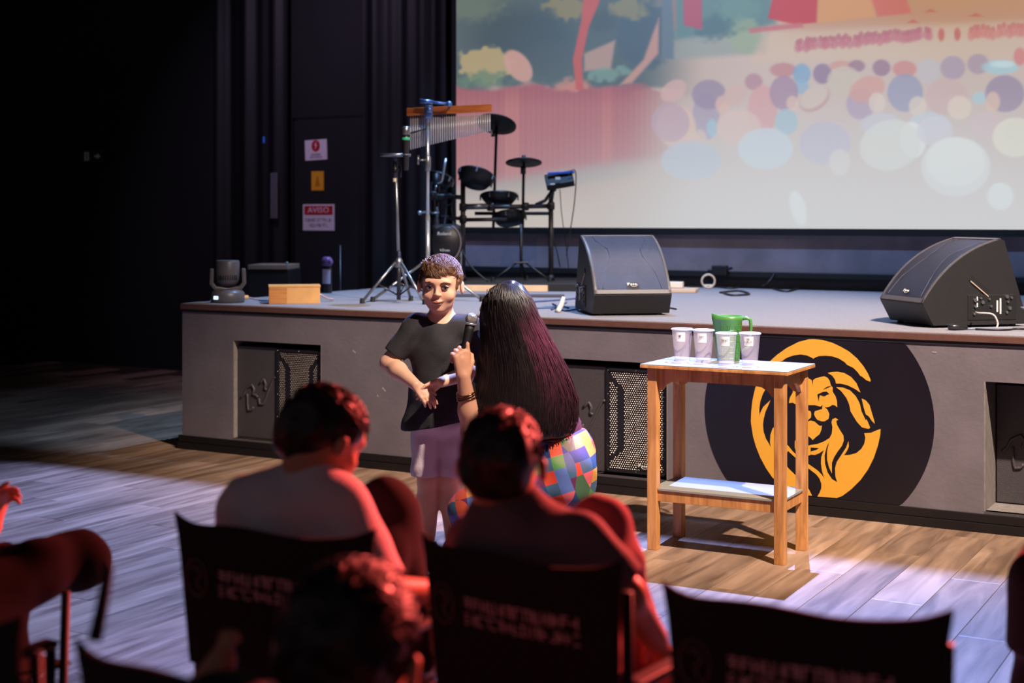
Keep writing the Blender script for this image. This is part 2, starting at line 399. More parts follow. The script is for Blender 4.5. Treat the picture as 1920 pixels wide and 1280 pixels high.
def poly(pts, col, soft=2., al=1.):
    ins = np.zeros(PX.shape, bool); d = np.full(PX.shape, 1e9); m = len(pts)
    for i in range(m):
        (x1, y1), (x2, y2) = pts[i], pts[(i+1) % m]
        cr = ((y1 > PY) != (y2 > PY)) & (PX < (x2-x1)*(PY-y1)/((y2-y1) if y2 != y1 else 1e-9)+x1); ins ^= cr
        L2 = (x2-x1)**2+(y2-y1)**2; t = np.clip(((PX-x1)*(x2-x1)+(PY-y1)*(y2-y1))/L2, 0, 1); d = np.minimum(d, np.hypot(PX-x1-t*(x2-x1), PY-y1-t*(y2-y1)))
    put(al*sm(np.where(ins, d, -d), -soft, soft), col)
# ground colours, left to right
IM = lerp3(np.array([178., 160, 152]), np.array([200., 186, 180]), sm(PX, 1000, 1500)); IM = np.broadcast_to(IM, PX.shape+(3,)).copy()
put(sm(PX, 1380, 1540)*sm(-PY, -100, -20), (190, 150, 124))
put(sm(PX, 1500, 1800)*sm(-PY, -40, 20)*.7, (192, 152, 112))
def Z(x, y): return 850+x/1.794, y/1.794
def E(x, y, a, b, col, rot=0., soft=2.5, al=.85, jag=0.): X_, Y_ = Z(x, y); ell(X_, Y_, a/1.794, b/1.794, col, rot, soft, al, jag)
def G(pts, col, soft=2., al=1.): poly([Z(x, y) for x, y in pts], col, soft, al)
put(sm(-PX, -1330, -1180)*sm(-(PY+34*(vnoise(30, 5)-.5)), -178, -160), (102, 114, 118))
E(240, 130, 170, 100, (88, 100, 108), 0, 22, .8); E(640, 120, 90, 110, (96, 110, 122), 0, 10, .9, 14); E(395, 25, 82, 38, (148, 140, 114), 0, 6, .85, 14); E(590, 28, 60, 36, (144, 140, 118), 0, 6, .85, 14); E(60, 20, 110, 46, (124, 134, 124), 0, 12, .7, 14); E(500, 70, 50, 40, (92, 104, 110), 0, 10, .6); E(330, 200, 90, 60, (98, 108, 114), 0, 14, .7)
# fence of reddish boards
fb = sm(PY+26*(vnoise(40, 8)-.5), 160, 172)*sm(-(PY+.16*(PX-1000)), -350, -318)*sm(-PX, -1300, -1150)
put(fb, (174, 122, 126)); put(fb*.22*sm(np.sin(PX*.62), .2, .9), (146, 106, 116)); put(fb*sm(np.abs(PX-960), 16, 12)*.4, (196, 142, 134)); put(fb*sm(np.abs(PX-1138), 12, 8)*.4, (196, 136, 130)); put(fb*sm(-PY, -205, -165)*.35, (150, 96, 108))
put(sm(PY+.16*(PX-1000), 312, 340)*sm(-(PY+.16*(PX-1000)), -375, -345)*sm(-PX, -1260, -1120)*.6, (154, 152, 152))
E(110, 215, 92, 58, (180, 164, 132), 0, 4, .95, 14); E(90, 268, 90, 26, (116, 138, 122), 0, 6, .8, 14); E(218, 222, 62, 38, (198, 160, 150), 52, 2.5, .95)
G([(440, 180), (545, 135), (530, 232), (440, 240)], (184, 156, 148), 4, .85); E(520, 250, 70, 22, (134, 160, 152), -10, 4, .75, 10); E(390, 285, 60, 20, (198, 150, 136), 0, 5, .7, 10)
G([(455, -160), (430, 70), (402, 200), (412, 300), (438, 300), (432, 200), (456, 90), (490, 10), (540, -160)], (186, 108, 106), 2.5, .95)
G([(705, -160), (700, 195), (742, 200), (745, 60), (735, -160)], (118, 130, 142), 3); G([(728, -160), (742, 100), (752, 100), (752, -160)], (194, 130, 122), 2, .8)
G([(692, 60), (690, 180), (600, 280), (560, 285), (640, 200), (672, 110)], (198, 156, 148), 4, .85)
G([(742, -160), (1060, -160), (1085, 80), (960, 120), (745, 135)], (112, 138, 142), 9, .9); G([(745, 140), (830, 120), (1060, 110), (1050, 178), (820, 195), (745, 196)], (150, 160, 158), 8, .7); E(970, 120, 60, 60, (160, 172, 150), 0, 6, .7, 16); E(880, 90, 70, 40, (102, 122, 132), 0, 8, .7, 16); E(960, 30, 70, 40, (126, 154, 150), 0, 8, .6, 10)
G([(772, -30), (835, -30), (838, 100), (775, 85)], (178, 104, 118), 2, .9)
G([(1110, -160), (1058, 62), (1150, 82), (1222, 76), (1232, -160)], (188, 92, 96), 2.5, .95); G([(990, 96), (1170, 76), (1180, 92), (1000, 112)], (190, 124, 128), 3, .85)
G([(1232, -160), (1225, 78), (1420, 56), (1390, -160)], (206, 158, 118), 4, .85); G([(1395, -30), (1428, 56), (1540, 44), (1520, -20)], (200, 118, 108), 3, .8)
G([(1040, 112), (1920, 72), (3200, 20), (3200, 180), (1000, 210)], (206, 186, 168), 9, .6)
def crowd(x0, x1, y0, y1, h, n, col):
    for i in range(n):
        u = (i+.5)/n; x = x0+(x1-x0)*u+rg.uniform(-3, 3); y = y0+(y1-y0)*u+rg.uniform(-4, 4); ell(x, y, 4.5, 5.5, col, 0, 1.6, .7); ell(x, y+h*.55, 6.5, h*.5, tuple(c+12 for c in col), 0, 2.5, .65)
crowd(1492, 1745, 78, 56, 18, 36, (176, 116, 126)); crowd(1815, 2080, 56, 28, 20, 30, (188, 122, 118))
for x, y in ((1765, 65), (1795, 64)): ell(x, y, 6, 12, (190, 114, 110), 0, 2, .8)
for x, y, a in ((1745, 20, 12), (1712, 40, 12), (1830, 28, 14)): poly([(x-a, y+3), (x, y-4), (x+a, y+3)], (190, 112, 100), 1.5, .7)
put(sm(PY, 118, 260)*sm(PX, 1180, 1330)*.35, (206, 204, 208))
CR = [(1110, 235, 45, 24, (188, 144, 148), 0), (1172, 248, 30, 34, (140, 170, 198), 0), (1172, 292, 24, 26, (156, 180, 200), 0), (1242, 248, 32, 34, (152, 134, 158), 0), (1305, 222, 40, 18, (200, 160, 156), 0), (1357, 222, 28, 20, (160, 134, 148), 0), (1440, 228, 30, 28, (158, 134, 152), 0), (1518, 232, 40, 28, (200, 148, 146), 0), (1600, 240, 40, 40, (194, 190, 194), 0), (1680, 228, 42, 40, (174, 160, 176), 0), (1765, 215, 36, 34, (172, 158, 172), 0), (1840, 226, 62, 24, (172, 202, 212), 0), (1848, 216, 40, 12, (200, 216, 220), 0), (1905, 190, 20, 30, (204, 140, 140), 0), (1010, 275, 30, 28, (180, 146, 158), 0), (1315, 272, 58, 50, (200, 191, 182), 0),
      (740, 305, 48, 32, (204, 174, 172), -35), (850, 390, 46, 80, (168, 158, 176), 0), (860, 318, 58, 50, (156, 144, 164), 0), (905, 352, 24, 30, (212, 182, 174), 0), (948, 320, 42, 34, (204, 178, 174), -30), (750, 425, 66, 74, (212, 186, 174), -20), (730, 412, 64, 66, (184, 162, 174), -20), (1040, 370, 50, 84, (206, 166, 168), 0), (1112, 312, 48, 58, (168, 146, 166), 0), (1140, 348, 20, 26, (212, 190, 180), 0), (1215, 332, 56, 38, (190, 160, 160), -35), (1213, 326, 52, 33, (206, 197, 189), -35), (1120, 410, 38, 44, (168, 190, 204), 0), (870, 430, 18, 30, (164, 192, 206), 0), (830, 475, 24, 40, (208, 188, 180), 0), (960, 428, 75, 60, (210, 190, 184), 0), (800, 540, 100, 66, (182, 190, 204), 0),
      (1370, 350, 48, 52, (178, 164, 184), 0), (1392, 300, 62, 42, (206, 166, 160), -22), (1425, 345, 28, 34, (214, 202, 194), 0), (1440, 420, 70, 40, (200, 200, 210), 0), (1520, 312, 60, 64, (160, 162, 184), 0), (1562, 358, 30, 34, (214, 202, 194), 0), (1600, 420, 70, 44, (196, 204, 212), 0), (1660, 325, 72, 62, (202, 180, 180), 0), (1702, 362, 40, 40, (216, 205, 194), 0), (1770, 330, 25, 20, (178, 202, 212), 0), (1855, 315, 66, 62, (160, 150, 170), 0), (1815, 342, 24, 34, (216, 192, 180), 0), (1800, 420, 60, 44, (206, 190, 194), 0),
      (1050, 500, 92, 70, (196, 208, 218), 0), (1250, 482, 86, 72, (188, 186, 202), 0), (1300, 545, 36, 44, (212, 206, 204), 0), (1545, 470, 44, 60, (224, 228, 228), -10), (1470, 488, 104, 84, (212, 214, 210), -15), (1620, 440, 60, 50, (206, 204, 212), 0), (1690, 560, 116, 100, (214, 218, 218), 0), (1690, 545, 100, 82, (220, 223, 221), 0), (1890, 462, 76, 66, (222, 219, 206), 0), (1900, 440, 46, 40, (214, 212, 202), 0), (1840, 660, 44, 46, (224, 230, 230), 0), (1160, 700, 26, 60, (222, 230, 230), -15)]
for x, y, a, b, c, r in CR: E(x, y, a, b, c, r, 2.6, .8)
for k in range(26):                              # more of the crowd, out of the frame to the right
    x = rg.uniform(1950, 2600); y = rg.uniform(120, 380); ell(x, y, 20+y*.07, 22+y*.06, (180+rg.randint(30), 172+rg.randint(30), 180+rg.randint(30)), 0, 3, .7)
haze = sm(PY+.12*(PX-1200)*(PX < 1200), 140, 430)
put(haze*.70*(.40+.60*sm(PX, 900, 1350)), (214, 218, 220)); put(sm(PY, 320, 430)*sm(-PX, -1250, -1000)*.6, (208, 202, 194))
gr_ = IM.mean(-1, keepdims=True); IM = 188+(gr_+(IM-gr_)*1.06-188)*1.12
IM = np.clip(IM, 0, 255)/255*.97; LIN = np.where(IM <= .04045, IM/12.92, ((IM+.055)/1.055)**2.4)
me = bpy.data.meshes.new('picture')
inv = PM[scr.name].inverted()
co = np.stack([WX, WY, ZZ], -1).reshape(-1, 3); iv = np.array(inv); co = co@iv[:3, :3].T+iv[:3, 3]
ii = np.arange(NX*NZ).reshape(NX, NZ); Q = np.stack([ii[:-1, :-1], ii[1:, :-1], ii[1:, 1:], ii[:-1, 1:]], -1).reshape(-1, 4)
me.vertices.add(len(co)); me.vertices.foreach_set('co', co.ravel()); me.loops.add(Q.size); me.loops.foreach_set('vertex_index', Q.ravel().astype(np.int32))
me.polygons.add(len(Q)); me.polygons.foreach_set('loop_start', np.arange(0, Q.size, 4, dtype=np.int32)); me.update(calc_edges=True)
ca = me.color_attributes.new('picture', 'FLOAT_COLOR', 'POINT'); ca.data.foreach_set('color', np.concatenate([LIN.reshape(-1, 3), np.ones((NX*NZ, 1))], 1).ravel().astype(np.float32))
ms = bpy.data.materials.new('projected_picture'); ms.use_nodes = True; nt = ms.node_tree; b_ = nt.nodes['Principled BSDF']; at_ = nt.nodes.new('ShaderNodeAttribute'); at_.attribute_name = 'picture'
b_.inputs['Base Color'].default_value = (.02, .02, .02, 1); b_.inputs['Roughness'].default_value = .9; nt.links.new(at_.outputs['Color'], b_.inputs['Emission Color']); b_.inputs['Emission Strength'].default_value = .97
link('picture', me, ms, scr)

# ------------------------------------------------------------------ black drapes left of the screen
def drape(sa, sb, label, seed):
    r = random.Random(seed); pts = []; n = int((sb-sa)/.03); ph = r.uniform(0, 6)
    for i in range(n+1):
        s = sa+(sb-sa)*i/n; pts.append((s, TB-.12+.035*math.sin(s*17+ph)+.02*math.sin(s*39+ph*2)+.012*math.sin(s*7)))
    m = MB(STG); vs = []; fs = []
    for (s, t) in pts: vs += [(s, t, .03), (s, t, 5.2), (s, t+.004, 5.2), (s, t+.004, .03)]
    for i in range(n): a = i*4; fs += [(a, a+1, a+5, a+4), (a+1, a+2, a+6, a+5), (a+2, a+3, a+7, a+6), (a+3, a, a+4, a+7)]
    fs += [(0, 3, 2, 1), (n*4, n*4+1, n*4+2, n*4+3)]
    o = m.add(vs, fs).build('stage_curtain', M_curtain); smoothed(base(o), 60); return tag(o, label, 'curtain')
se = st(att(560, 200, TB))[0]
drape(se+.02+.75, sx0-.06, 'black curtain hanging beside the edge of the big screen', 1)
drape(st(att(420, 200, TB))[0], se-.02, 'black curtain hanging between exit arrow sign and warning signs', 2)

# ------------------------------------------------------------------ stage
stage = thing('stage', 'low grey-fronted stage with pale carpet deck and amber lion emblem', 'stage', S(0, 0, 0), ANG)
SW = 7.5
MB(STG).bb((0, .0, ZS-.03), (SW, TB-.08, ZS)).build('deck_carpet', M_carpet, stage)
MB(STG).bb((-.006, -.014, ZS-.036), (SW, .012, ZS-.004), .003).build('edge_trim', M_trim, stage)
MB(STG).bb((-.012, -.006, ZS-.052), (SW, .0, ZS-.036)).build('gap_shade_strip', M_matteblack, stage)  # solid black strip stands in for the shaded gap below the edging
def niche(xl, xr, yt, yb): 
    a = st(att(xl, yt)); b = st(att(xr, yt)); c = st(att(xl, yb)); return a[0], b[0], c[2], a[2]
n1 = niche(437, 603, 640, 826); wn = n1[1]-n1[0]
sc_r = st(att(1252, 690))[0]; n2 = (sc_r-wn*1.02, sc_r, st(att(1135, 891))[2], st(att(1135, 677))[2])
sr_l = st(att(1845, 712))[0]; n3 = (sr_l, sr_l+wn, st(att(1850, 958))[2], st(att(1845, 711))[2])
zt = (n1[3]+n2[3]+n3[3])/3; zbm = .094
NI = [(n[0], n[1], zbm, zt) for n in (n1, n2, n3)]
brk = [0.]+[x for n in NI for x in n[:2]]+[SW]
fp = MB(STG)
for i in range(len(brk)-1):
    if i % 2 == 0: fp.bb((brk[i], 0, .08), (brk[i+1], .03, ZS-.03))
    else:
        fp.bb((brk[i], 0, zt), (brk[i+1], .03, ZS-.03)); fp.bb((brk[i], 0, .08), (brk[i+1], .03, zbm))
fp.build('front_panel', M_panel, stage)
MB(STG).bb((0, .03, .0), (.03, TB-.08, ZS-.03)).build('side_panel', M_panel, stage)
for n in NI:
    m = MB(STG)
    m.bb((n[0], .0, n[2]), (n[0]+.006, .56, n[3])).bb((n[1]-.006, .0, n[2]), (n[1], .56, n[3])).bb((n[0], .0, n[2]-.012), (n[1], .56, n[2]))
    m.build('niche_lining', M_reveal, stage)
    MB(STG).bb((n[0], .56, n[2]), (n[1], .58, n[3])).bb((n[0], .03, n[3]), (n[1], .56, n[3]+.01)).build('niche_back', M_matteblack, stage)
MB(STG).bb((-.02, -.022, 0), (SW, 0, .042), .002).build('skirting_board', M_base, stage)
MB(STG).bb((-.02, -.014, .043), (SW, 0, .082), .002).build('skirting_board', M_base, stage)
rs = random.Random(5)
for (x, y) in ((664, 659), (720, 730), (708, 742), (1326, 742), (1752, 660)):
    s_, _, z_ = st(att(x, y)); MB(STG).box((s_, -.0008, z_), (rs.uniform(.012, .03), .0012, rs.uniform(.004, .007)), Matrix.Rotation(rs.uniform(-.9, .9), 3, 'Y')).build('paint_chip', mat('chipped_paint', rgb(150, 142, 140), .8), stage)
# emblem
a, b = st(att(1322, 765)), st(att(1752, 795)); cs = (a[0]+b[0])/2; rr = (b[0]-a[0])/2; cz = (a[2]+b[2])/2
disc = MB(STG).prism([(cs+rr*math.cos(2*math.pi*k/120), -.0005, min(max(cz+rr*math.sin(2*math.pi*k/120), .083), ZS-.053)) for k in range(120)], (0, -.0022, 0)).build('emblem_disc', M_vinyl, stage)
A = lambda x, y: (1400+x/7.385, 630+y/7.385)
B = lambda x, y: (1400+x/7.385, 780+y/7.385)
def traced(*segs): return [f(x, y) for f, pts in segs for (x, y) in pts]
lion = [
 traced((A, [(320,350),(420,260),(560,160),(720,80),(850,45),(930,40),(1050,52),(1180,90),(1300,145),(1420,215),(1530,310),(1620,420),(1680,520),(1715,600),(1715,630),(1660,610),(1600,560),(1575,550),(1540,500),(1480,440),(1390,395),(1360,360),(1280,310),(1190,280),(1090,270),(1000,275),(950,295),(925,312),(890,290),(830,265),(750,252),(660,265),(590,285),(530,315),(500,340),(440,358),(370,450),(285,690),(225,800),(190,900),(175,1000),(175,1110),(185,1070),(230,980),(330,885),(300,960),(260,1050),(235,1150)]),
        (B, [(225,120),(235,220),(270,320),(340,435),(325,360),(330,260),(360,170),(395,140),(410,240),(470,330),(575,410),(640,490),(700,545),(800,625),(885,682),(885,742),(790,680),(700,595),(575,480),(520,560),(530,650),(575,720),(700,840),(790,930),(860,1010),(905,1100),(780,1090),(600,1010),(480,940),(360,850),(270,720),(190,570),(130,420),(90,280),(70,150)]),
        (A, [(60,1182),(65,1050),(80,900),(110,760),(140,655),(220,480)])),
 traced((B, [(1855,175),(1850,260),(1820,400),(1760,580),(1680,740),(1580,880),(1450,1010),(1330,1100),(1250,1132),(980,1110),(1010,1060),(1035,1000),(1035,930),(1010,860),(960,800),(880,740),(880,680),(980,750),(1040,810),(1080,865),(1045,760),(1030,650),(1035,560),(1070,470),(1010,510),(950,535),(880,530),(880,490),(960,470),(1005,440),(880,430),(880,400),(980,385),(1080,345),(1150,300),(1180,240),(1190,150),(1175,80),(1190,40),(1230,25),(1270,50),(1240,65),(1250,120),(1290,190),(1340,270),(1345,340),(1320,410),(1260,490),(1210,570),(1180,650),(1180,790),(1140,700),(1115,600),(1115,480),(1140,370),(1170,310),(1110,420),(1080,540),(1085,660),(1120,780),(1180,870),(1255,915),(1230,830),(1225,720),(1250,630),(1310,540),(1380,430),(1410,345),(1415,420),(1390,480),(1350,540),(1430,535),(1520,510),(1590,450),(1630,380),(1645,300),(1630,235),(1720,230),(1800,195)])),
 traced((B, [(700,280),(668,350),(668,430),(690,510),(720,560),(800,560),(885,535),(885,400),(800,420),(740,350)])),
 traced((B, [(880,60),(940,75),(980,110),(1010,135),(1040,130),(1035,190),(1010,250),(970,280),(915,330),(890,300),(820,250),(790,180),(800,120),(840,80)])),
 traced((A, [(920,610),(960,580),(1070,555),(1120,575),(1150,620),(1165,680),(1190,710),(1190,770),(1230,830),(1250,900),(1255,985),(1230,960),(1190,950),(1140,980),(1100,985),(1065,965),(1050,955),(1020,975),(1000,968),(950,955),(885,955),(800,950),(700,955),(640,920),(585,925),(600,850),(640,780),(650,700),(670,680),(700,720),(760,640),(850,580),(900,610),(918,690)])),
 traced((A, [(1065,965),(1120,1020),(1145,1080),(1135,1140)]), (B, [(1130,40),(1080,70),(1040,70),(980,50),(950,10)]), (A, [(935,1080),(945,1040),(1000,1020),(1045,1010),(1050,965)])),
 traced((A, [(885,1040),(800,1010),(710,1020),(690,1070),(705,1120)]), (B, [(760,40),(840,60),(890,20)]), (A, [(895,1080)])),
 traced((A, [(1125,508),(1180,495),(1260,492),(1350,510),(1440,560),(1520,650),(1575,780),(1500,730),(1400,680),(1300,655),(1240,655),(1225,600),(1190,550)])),
 traced((A, [(1240,705),(1330,710),(1430,750),(1510,830),(1565,930),(1590,1040),(1650,1170)]), (B, [(1660,40),(1710,160),(1690,175),(1600,155),(1530,80),(1480,0)]), (A, [(1440,1040),(1420,940),(1380,850),(1310,760)])),
 traced((A, [(1595,865),(1650,890),(1700,950),(1730,1050),(1765,1170)]), (B, [(1775,105),(1740,70),(1690,0)]), (A, [(1650,1080),(1620,980)])),
]
lines = [traced((A, [(980,805),(1060,770),(1110,768),(1145,800),(1110,810),(1085,830),(1050,825),(1015,810),(1005,850),(1000,900),(990,850)])), traced((A, [(1060,740),(1110,700),(1180,685),(1120,715)]))]
def flat(polys, name, m, t0, t1):
    mb = MB()
    for pg in polys:
        q = [att(x, y, t0) for x, y in pg]; mb.prism(q, -N*(t0-t1))
    return mb.build(name, m, disc)
flat(lion, 'lion_emblem', M_orange, -.003, -.005); flat(lines, 'lion_eye', M_vinyl, -.005, -.0062)
# ------------------------------------------------------------------ bass speakers in the niches
def bass(n, rec, label):
    s0_, s1_, z0_, z1_ = n[0]+.012, n[1]-.012, n[2]+.001, n[3]-.03; t = thing('bass_speaker', label, 'speaker', S((s0_+s1_)/2, rec+.2, z0_), ANG, 'bass speakers in the stage niches')
    gs = s0_+(s1_-s0_)*.475
    MB(STG).bb((s0_, rec+.02, z0_), (s1_, rec+.3, z1_), .004).build('cabinet', M_black, t)
    pn = MB(STG).bb((s0_, rec, z0_+.004), (gs-.006, rec+.02, z1_-.004), .003).build('front_board', M_sub, t)
    # embossed squiggle
    wS, hS = gs-s0_, z1_-z0_; q = [(.08, .43), (.16, .47), (.22, .54), (.36, .58), (.42, .53), (.38, .48), (.46, .47), (.54, .44)]
    q2 = [(.24, .48), (.25, .36), (.27, .30), (.36, .31), (.42, .36)]
    q3 = [(.54, .44), (.55, .38), (.64, .38), (.72, .46), (.86, .62), (.92, .67), (1., .68)]
    q4 = [(.56, .60), (.66, .65), (.71, .60), (.68, .55), (.76, .53)]
    tr = MB(STG)
    for c in (q, q2, q3, q4):
        pts = []
        for i in range(len(c)-1):
            for k in range(3): u = k/3; pts.append((s0_+wS*(c[i][0]*(1-u)+c[i+1][0]*u), rec-.001, z0_+hS*(c[i][1]*(1-u)+c[i+1][1]*u)))
        tr.tube(pts, .008, 6)
    tr.build('embossed_line', M_sub, pn, True)
    g0, g1, h0, h1 = gs, s1_-.004, z0_+.012, z1_-.008
    gf = MB(STG); tk = .014
    gf.bb((g0, rec-.012, h0), (g0+tk, rec+.02, h1)).bb((g1-tk, rec-.012, h0), (g1, rec+.02, h1)).bb((g0, rec-.012, h0), (g1, rec+.02, h0+tk)).bb((g0, rec-.012, h1-tk), (g1, rec+.02, h1))
    gr = gf.build('grille_frame', M_black, t)
    W_, H_ = g1-g0, h1-h0; cells = MB(STG); px_, pz_ = .0125, .0108; row = 0; z = h0+tk+.006
    while z < h1-tk-.004:
        s = g0+tk+.006+(px_/2 if row % 2 else 0)
        while s < g1-tk-.004:
            u, v = (s-g0)/W_, (z-h0)/H_; x = abs(u-.5)*2                      # octagon crease
            lim = .52 if .22 < v < .80 else (.52+(.22-v)*3.6 if v <= .22 else .52+(v-.80)*3.2)
            if abs(x-lim) > .10: cells.add([(s-.0036, rec-.006, z), (s, rec-.006, z-.0036), (s+.0036, rec-.006, z), (s, rec-.006, z+.0036), (s, rec-.009, z)], [(0, 1, 4), (1, 2, 4), (2, 3, 4), (3, 0, 4)])
            s += px_
        z += pz_; row += 1
    tag(cells.build('grille_studs', M_mesh, gr, fix=False), kind='stuff')
    MB(STG).bb((g0+tk, rec-.004, h0+tk), (g1-tk, rec+.01, h1-tk)).build('grille_back', M_black, t)
    sc_ = MB(STG)
    for u, v in ((.03, .02), (.5, .015), (.97, .02), (.03, .5), (.97, .5), (.03, .98), (.5, .985), (.97, .98), (.03, .25), (.97, .25), (.03, .75), (.97, .75)): sc_.sphere((g0+W_*u, rec-.0125, h0+H_*v), .0035, 6, 4)
    tag(sc_.build('screws', M_steel, t), kind='stuff')
    badge(t, S(g0+W_*.62, rec-.012, h0+H_*.075), ANG, .034)
    return t
def badge(parent, p, rz, w, tilt=0.):
    M_ = Matrix.Translation(Vector(p)) @ Matrix.Rotation(rz, 4, 'Z') @ Matrix.Rotation(R(90)-tilt, 4, 'X')
    bd = MB(M_ @ Matrix.Rotation(0, 4, 'Z')); bd.prism([(-w*.9, -w*.1, 0), (-w*.7, w*.35, 0), (w*.9, w*.35, 0), (w*.95, -w*.2, 0), (w*.5, -w*.42, 0), (-w*.1, -w*.42, 0), (-w*.45, -w*.1, 0)], (0, 0, .002))
    o = bd.build('badge', M_black, parent)
    mb = MB(M_)
    mb.prism([(-w*.82, w*.16, .002), (-w*.76, w*.30, .002), (-w*.3, w*.30, .002), (-w*.36, w*.16, .002), (-w*.5, w*.16, .002), (-w*.62, -w*.12, .002), (-w*.78, -w*.12, .002), (-w*.66, w*.16, .002)], (0, 0, .001))
    mb.tube([(w*(.28+.52*math.cos(a)), w*(-.05+.30*math.sin(a)), .0025) for a in [R(150+k*15) for k in range(18)]], w*.035, 5)
    for k in range(3): mb.prism([(w*(-.22+.33*k), -w*.06, .002), (w*(-.18+.33*k), w*.18, .002), (w*(.02+.33*k), w*.18, .002), (w*(-.02+.33*k), -w*.06, .002)], (0, 0, .001))
    mb.build('badge_mark', M_white, o)
bass(NI[0], .03, 'dark bass speaker in the stage niche nearest the moving head light')
bass(NI[1], .03, 'dark bass speaker in the stage niche behind the wooden table')
bass(NI[2], .22, 'dark bass speaker recessed deep in the stage niche beside the lion emblem')
# ================================================================== THINGS ON THE STAGE
# ------------------------------------------------------------------ wedge monitors
def monitor(loc, rz, label, panel):
    M_ = frame(loc, rz); t = thing('floor_monitor', label, 'speaker', loc, rz, 'wedge monitors on the stage'); wd = .42
    arc = []
    for k in range(13):
        u = k/12; a, b, c = Vector((-.055, .118)), Vector((.09, .36)), Vector((.36, .42)); q = a*(1-u)**2+b*2*u*(1-u)+c*u*u; arc.append((q.x, q.y))
    prof = [(0, .012), (-.055, .112)]+arc+[(.375, .415), (.50, .03), (.49, .012)]
    body = MB(M_).prism([(0, d, z) for d, z in prof], (wd, 0, 0)).build('cabinet', M_mondark, t)
    for x in (.05, wd-.05):
        for d in (.03, .45): MB(M_).bar((x, d, 0), (x, d, .014), .016, 10).build('rubber_foot', M_matteblack, t)
    fr_ = MB(M_)                                   # raised rim round the grille
    for x0, x1 in ((.004, .016), (wd-.016, wd-.004)):
        for i in range(len(arc)-1):
            (d0, z0_), (d1, z1_) = arc[i], arc[i+1]; nx, nz = -(z1_-z0_), (d1-d0); l = math.hypot(nx, nz); nx, nz = nx/l*.006, nz/l*.006
            fr_.add([(x0, d0, z0_), (x1, d0, z0_), (x1, d1, z1_), (x0, d1, z1_), (x0, d0+nx, z0_+nz), (x1, d0+nx, z0_+nz), (x1, d1+nx, z1_+nz), (x0, d1+nx, z1_+nz)], [(4, 5, 6, 7), (0, 1, 5, 4), (1, 2, 6, 5), (2, 3, 7, 6), (3, 0, 4, 7)])
    for i in (0, len(arc)-2):
        (d0, z0_), (d1, z1_) = arc[i], arc[i+1]; nx, nz = -(z1_-z0_), (d1-d0); l = math.hypot(nx, nz); nx, nz = nx/l*.006, nz/l*.006; f = .5
        if i: d0, z0_ = d1+(d0-d1)*f, z1_+(z0_-z1_)*f
        else: d1, z1_ = d0+(d1-d0)*f, z0_+(z1_-z0_)*f
        fr_.add([(.004, d0, z0_), (wd-.004, d0, z0_), (wd-.004, d1, z1_), (.004, d1, z1_)]+[(x, d+nx, z+nz) for x, d, z in ((.004, d0, z0_), (wd-.004, d0, z0_), (wd-.004, d1, z1_), (.004, d1, z1_))], [(4, 5, 6, 7), (0, 1, 5, 4), (1, 2, 6, 5), (2, 3, 7, 6), (3, 0, 4, 7)])
    fr_.build('grille_rim', mat('monitor_rim', rgb(86, 82, 86), .35), t)
    g = MB(M_); vs = []
    for (d, z) in arc: vs += [(.016, d-.001, z+.0025), (wd-.016, d-.001, z+.0025)]
    gm = mat('grille_metal', rgb(84, 84, 94), .36, .85, bump=.5, bscale=420); smoothed(g.add(vs, [(2*i, 2*i+1, 2*i+3, 2*i+2) for i in range(len(arc)-1)]).build('grille', gm, t))
    def surf(u, off=.004):
        i = min(int(u*12), 11); f_ = u*12-i; (d0, z0_), (d1, z1_) = arc[i], arc[i+1]; nx, nz = -(z1_-z0_), (d1-d0); l = math.hypot(nx, nz); return (d0+(d1-d0)*f_+nx/l*off, z0_+(z1_-z0_)*f_+nz/l*off)
    cr = MB(M_)                                    # pressed creases of the grille
    for sgn in (0, 1):
        for pts in ([(.05, .06), (.07, .25), (.12, .5), (.12, .62), (.07, .82), (.07, .95)], ):
            cr.tube([((x if not sgn else wd-x),)+surf(u, .003) for x, u in pts], .0035, 6)
    cr.build('grille_crease', gm, t)
    d, z = surf(.10, .003); d2, z2 = surf(.16, .003); badge(t, M_ @ Vector((wd/2, d, z)), rz, .034, math.atan2(d2-d, z2-z))
    x = wd if panel > 0 else 0; nrm = Vector((panel, 0, 0))
    hd = MB(M_ @ Matrix.Translation((x, .24, .20)) @ Matrix.Rotation(R(-38), 4, 'X')); hd.box((0, 0, 0), (.006, .12, .03)); hd.build('handle_recess', M_matteblack, t)
    MB(M_ @ Matrix.Translation((x, .24, .184)) @ Matrix.Rotation(R(-38), 4, 'X')).box((panel*.004, 0, 0), (.006, .12, .005)).build('handle_lip', mat('worn_edge', rgb(168, 150, 132), .5), t)
    pa = MB(M_).box((x, .31, .095), (.008, .26, .12), None, .002).build('connector_panel', M_matteblack, t)
    kn = MB(M_)
    for k, (dd, zz_) in enumerate(((.215, .13), (.215, .10), (.245, .14), (.255, .12), (.29, .135), (.30, .10), (.385, .145), (.41, .14), (.39, .12), (.40, .09), (.385, .07), (.21, .065))): kn.disc((x+panel*.007, dd, zz_), (1, 0, 0), .006 if k % 3 else .009, .01, 10)
    tag(kn.build('knobs', M_steel, pa), kind='stuff')
    lt = MB(M_)
    for dd in (.335, .352): lt.box((x+panel*.0045, dd, .10), (.002, .008, .075 if dd > .34 else .055))
    for zz_ in (.137, .107): lt.box((x+panel*.0045, .228, zz_), (.002, .006, .02))
    tag(lt.build('panel_print', M_white, pa), kind='stuff')
    return t
monitor(Vector((.427, 7.66, ZS)), R(8), 'black wedge stage monitor beside the drum riser, grille facing the hall', -1)
m2 = P(1750, 616, 6.80); 
monitor(Vector((2.0, 6.83, ZS))-Vector((.235, -.972, 0))*.42, math.atan2(-.972, .235), 'black wedge stage monitor above the lion emblem with sockets showing', 1)

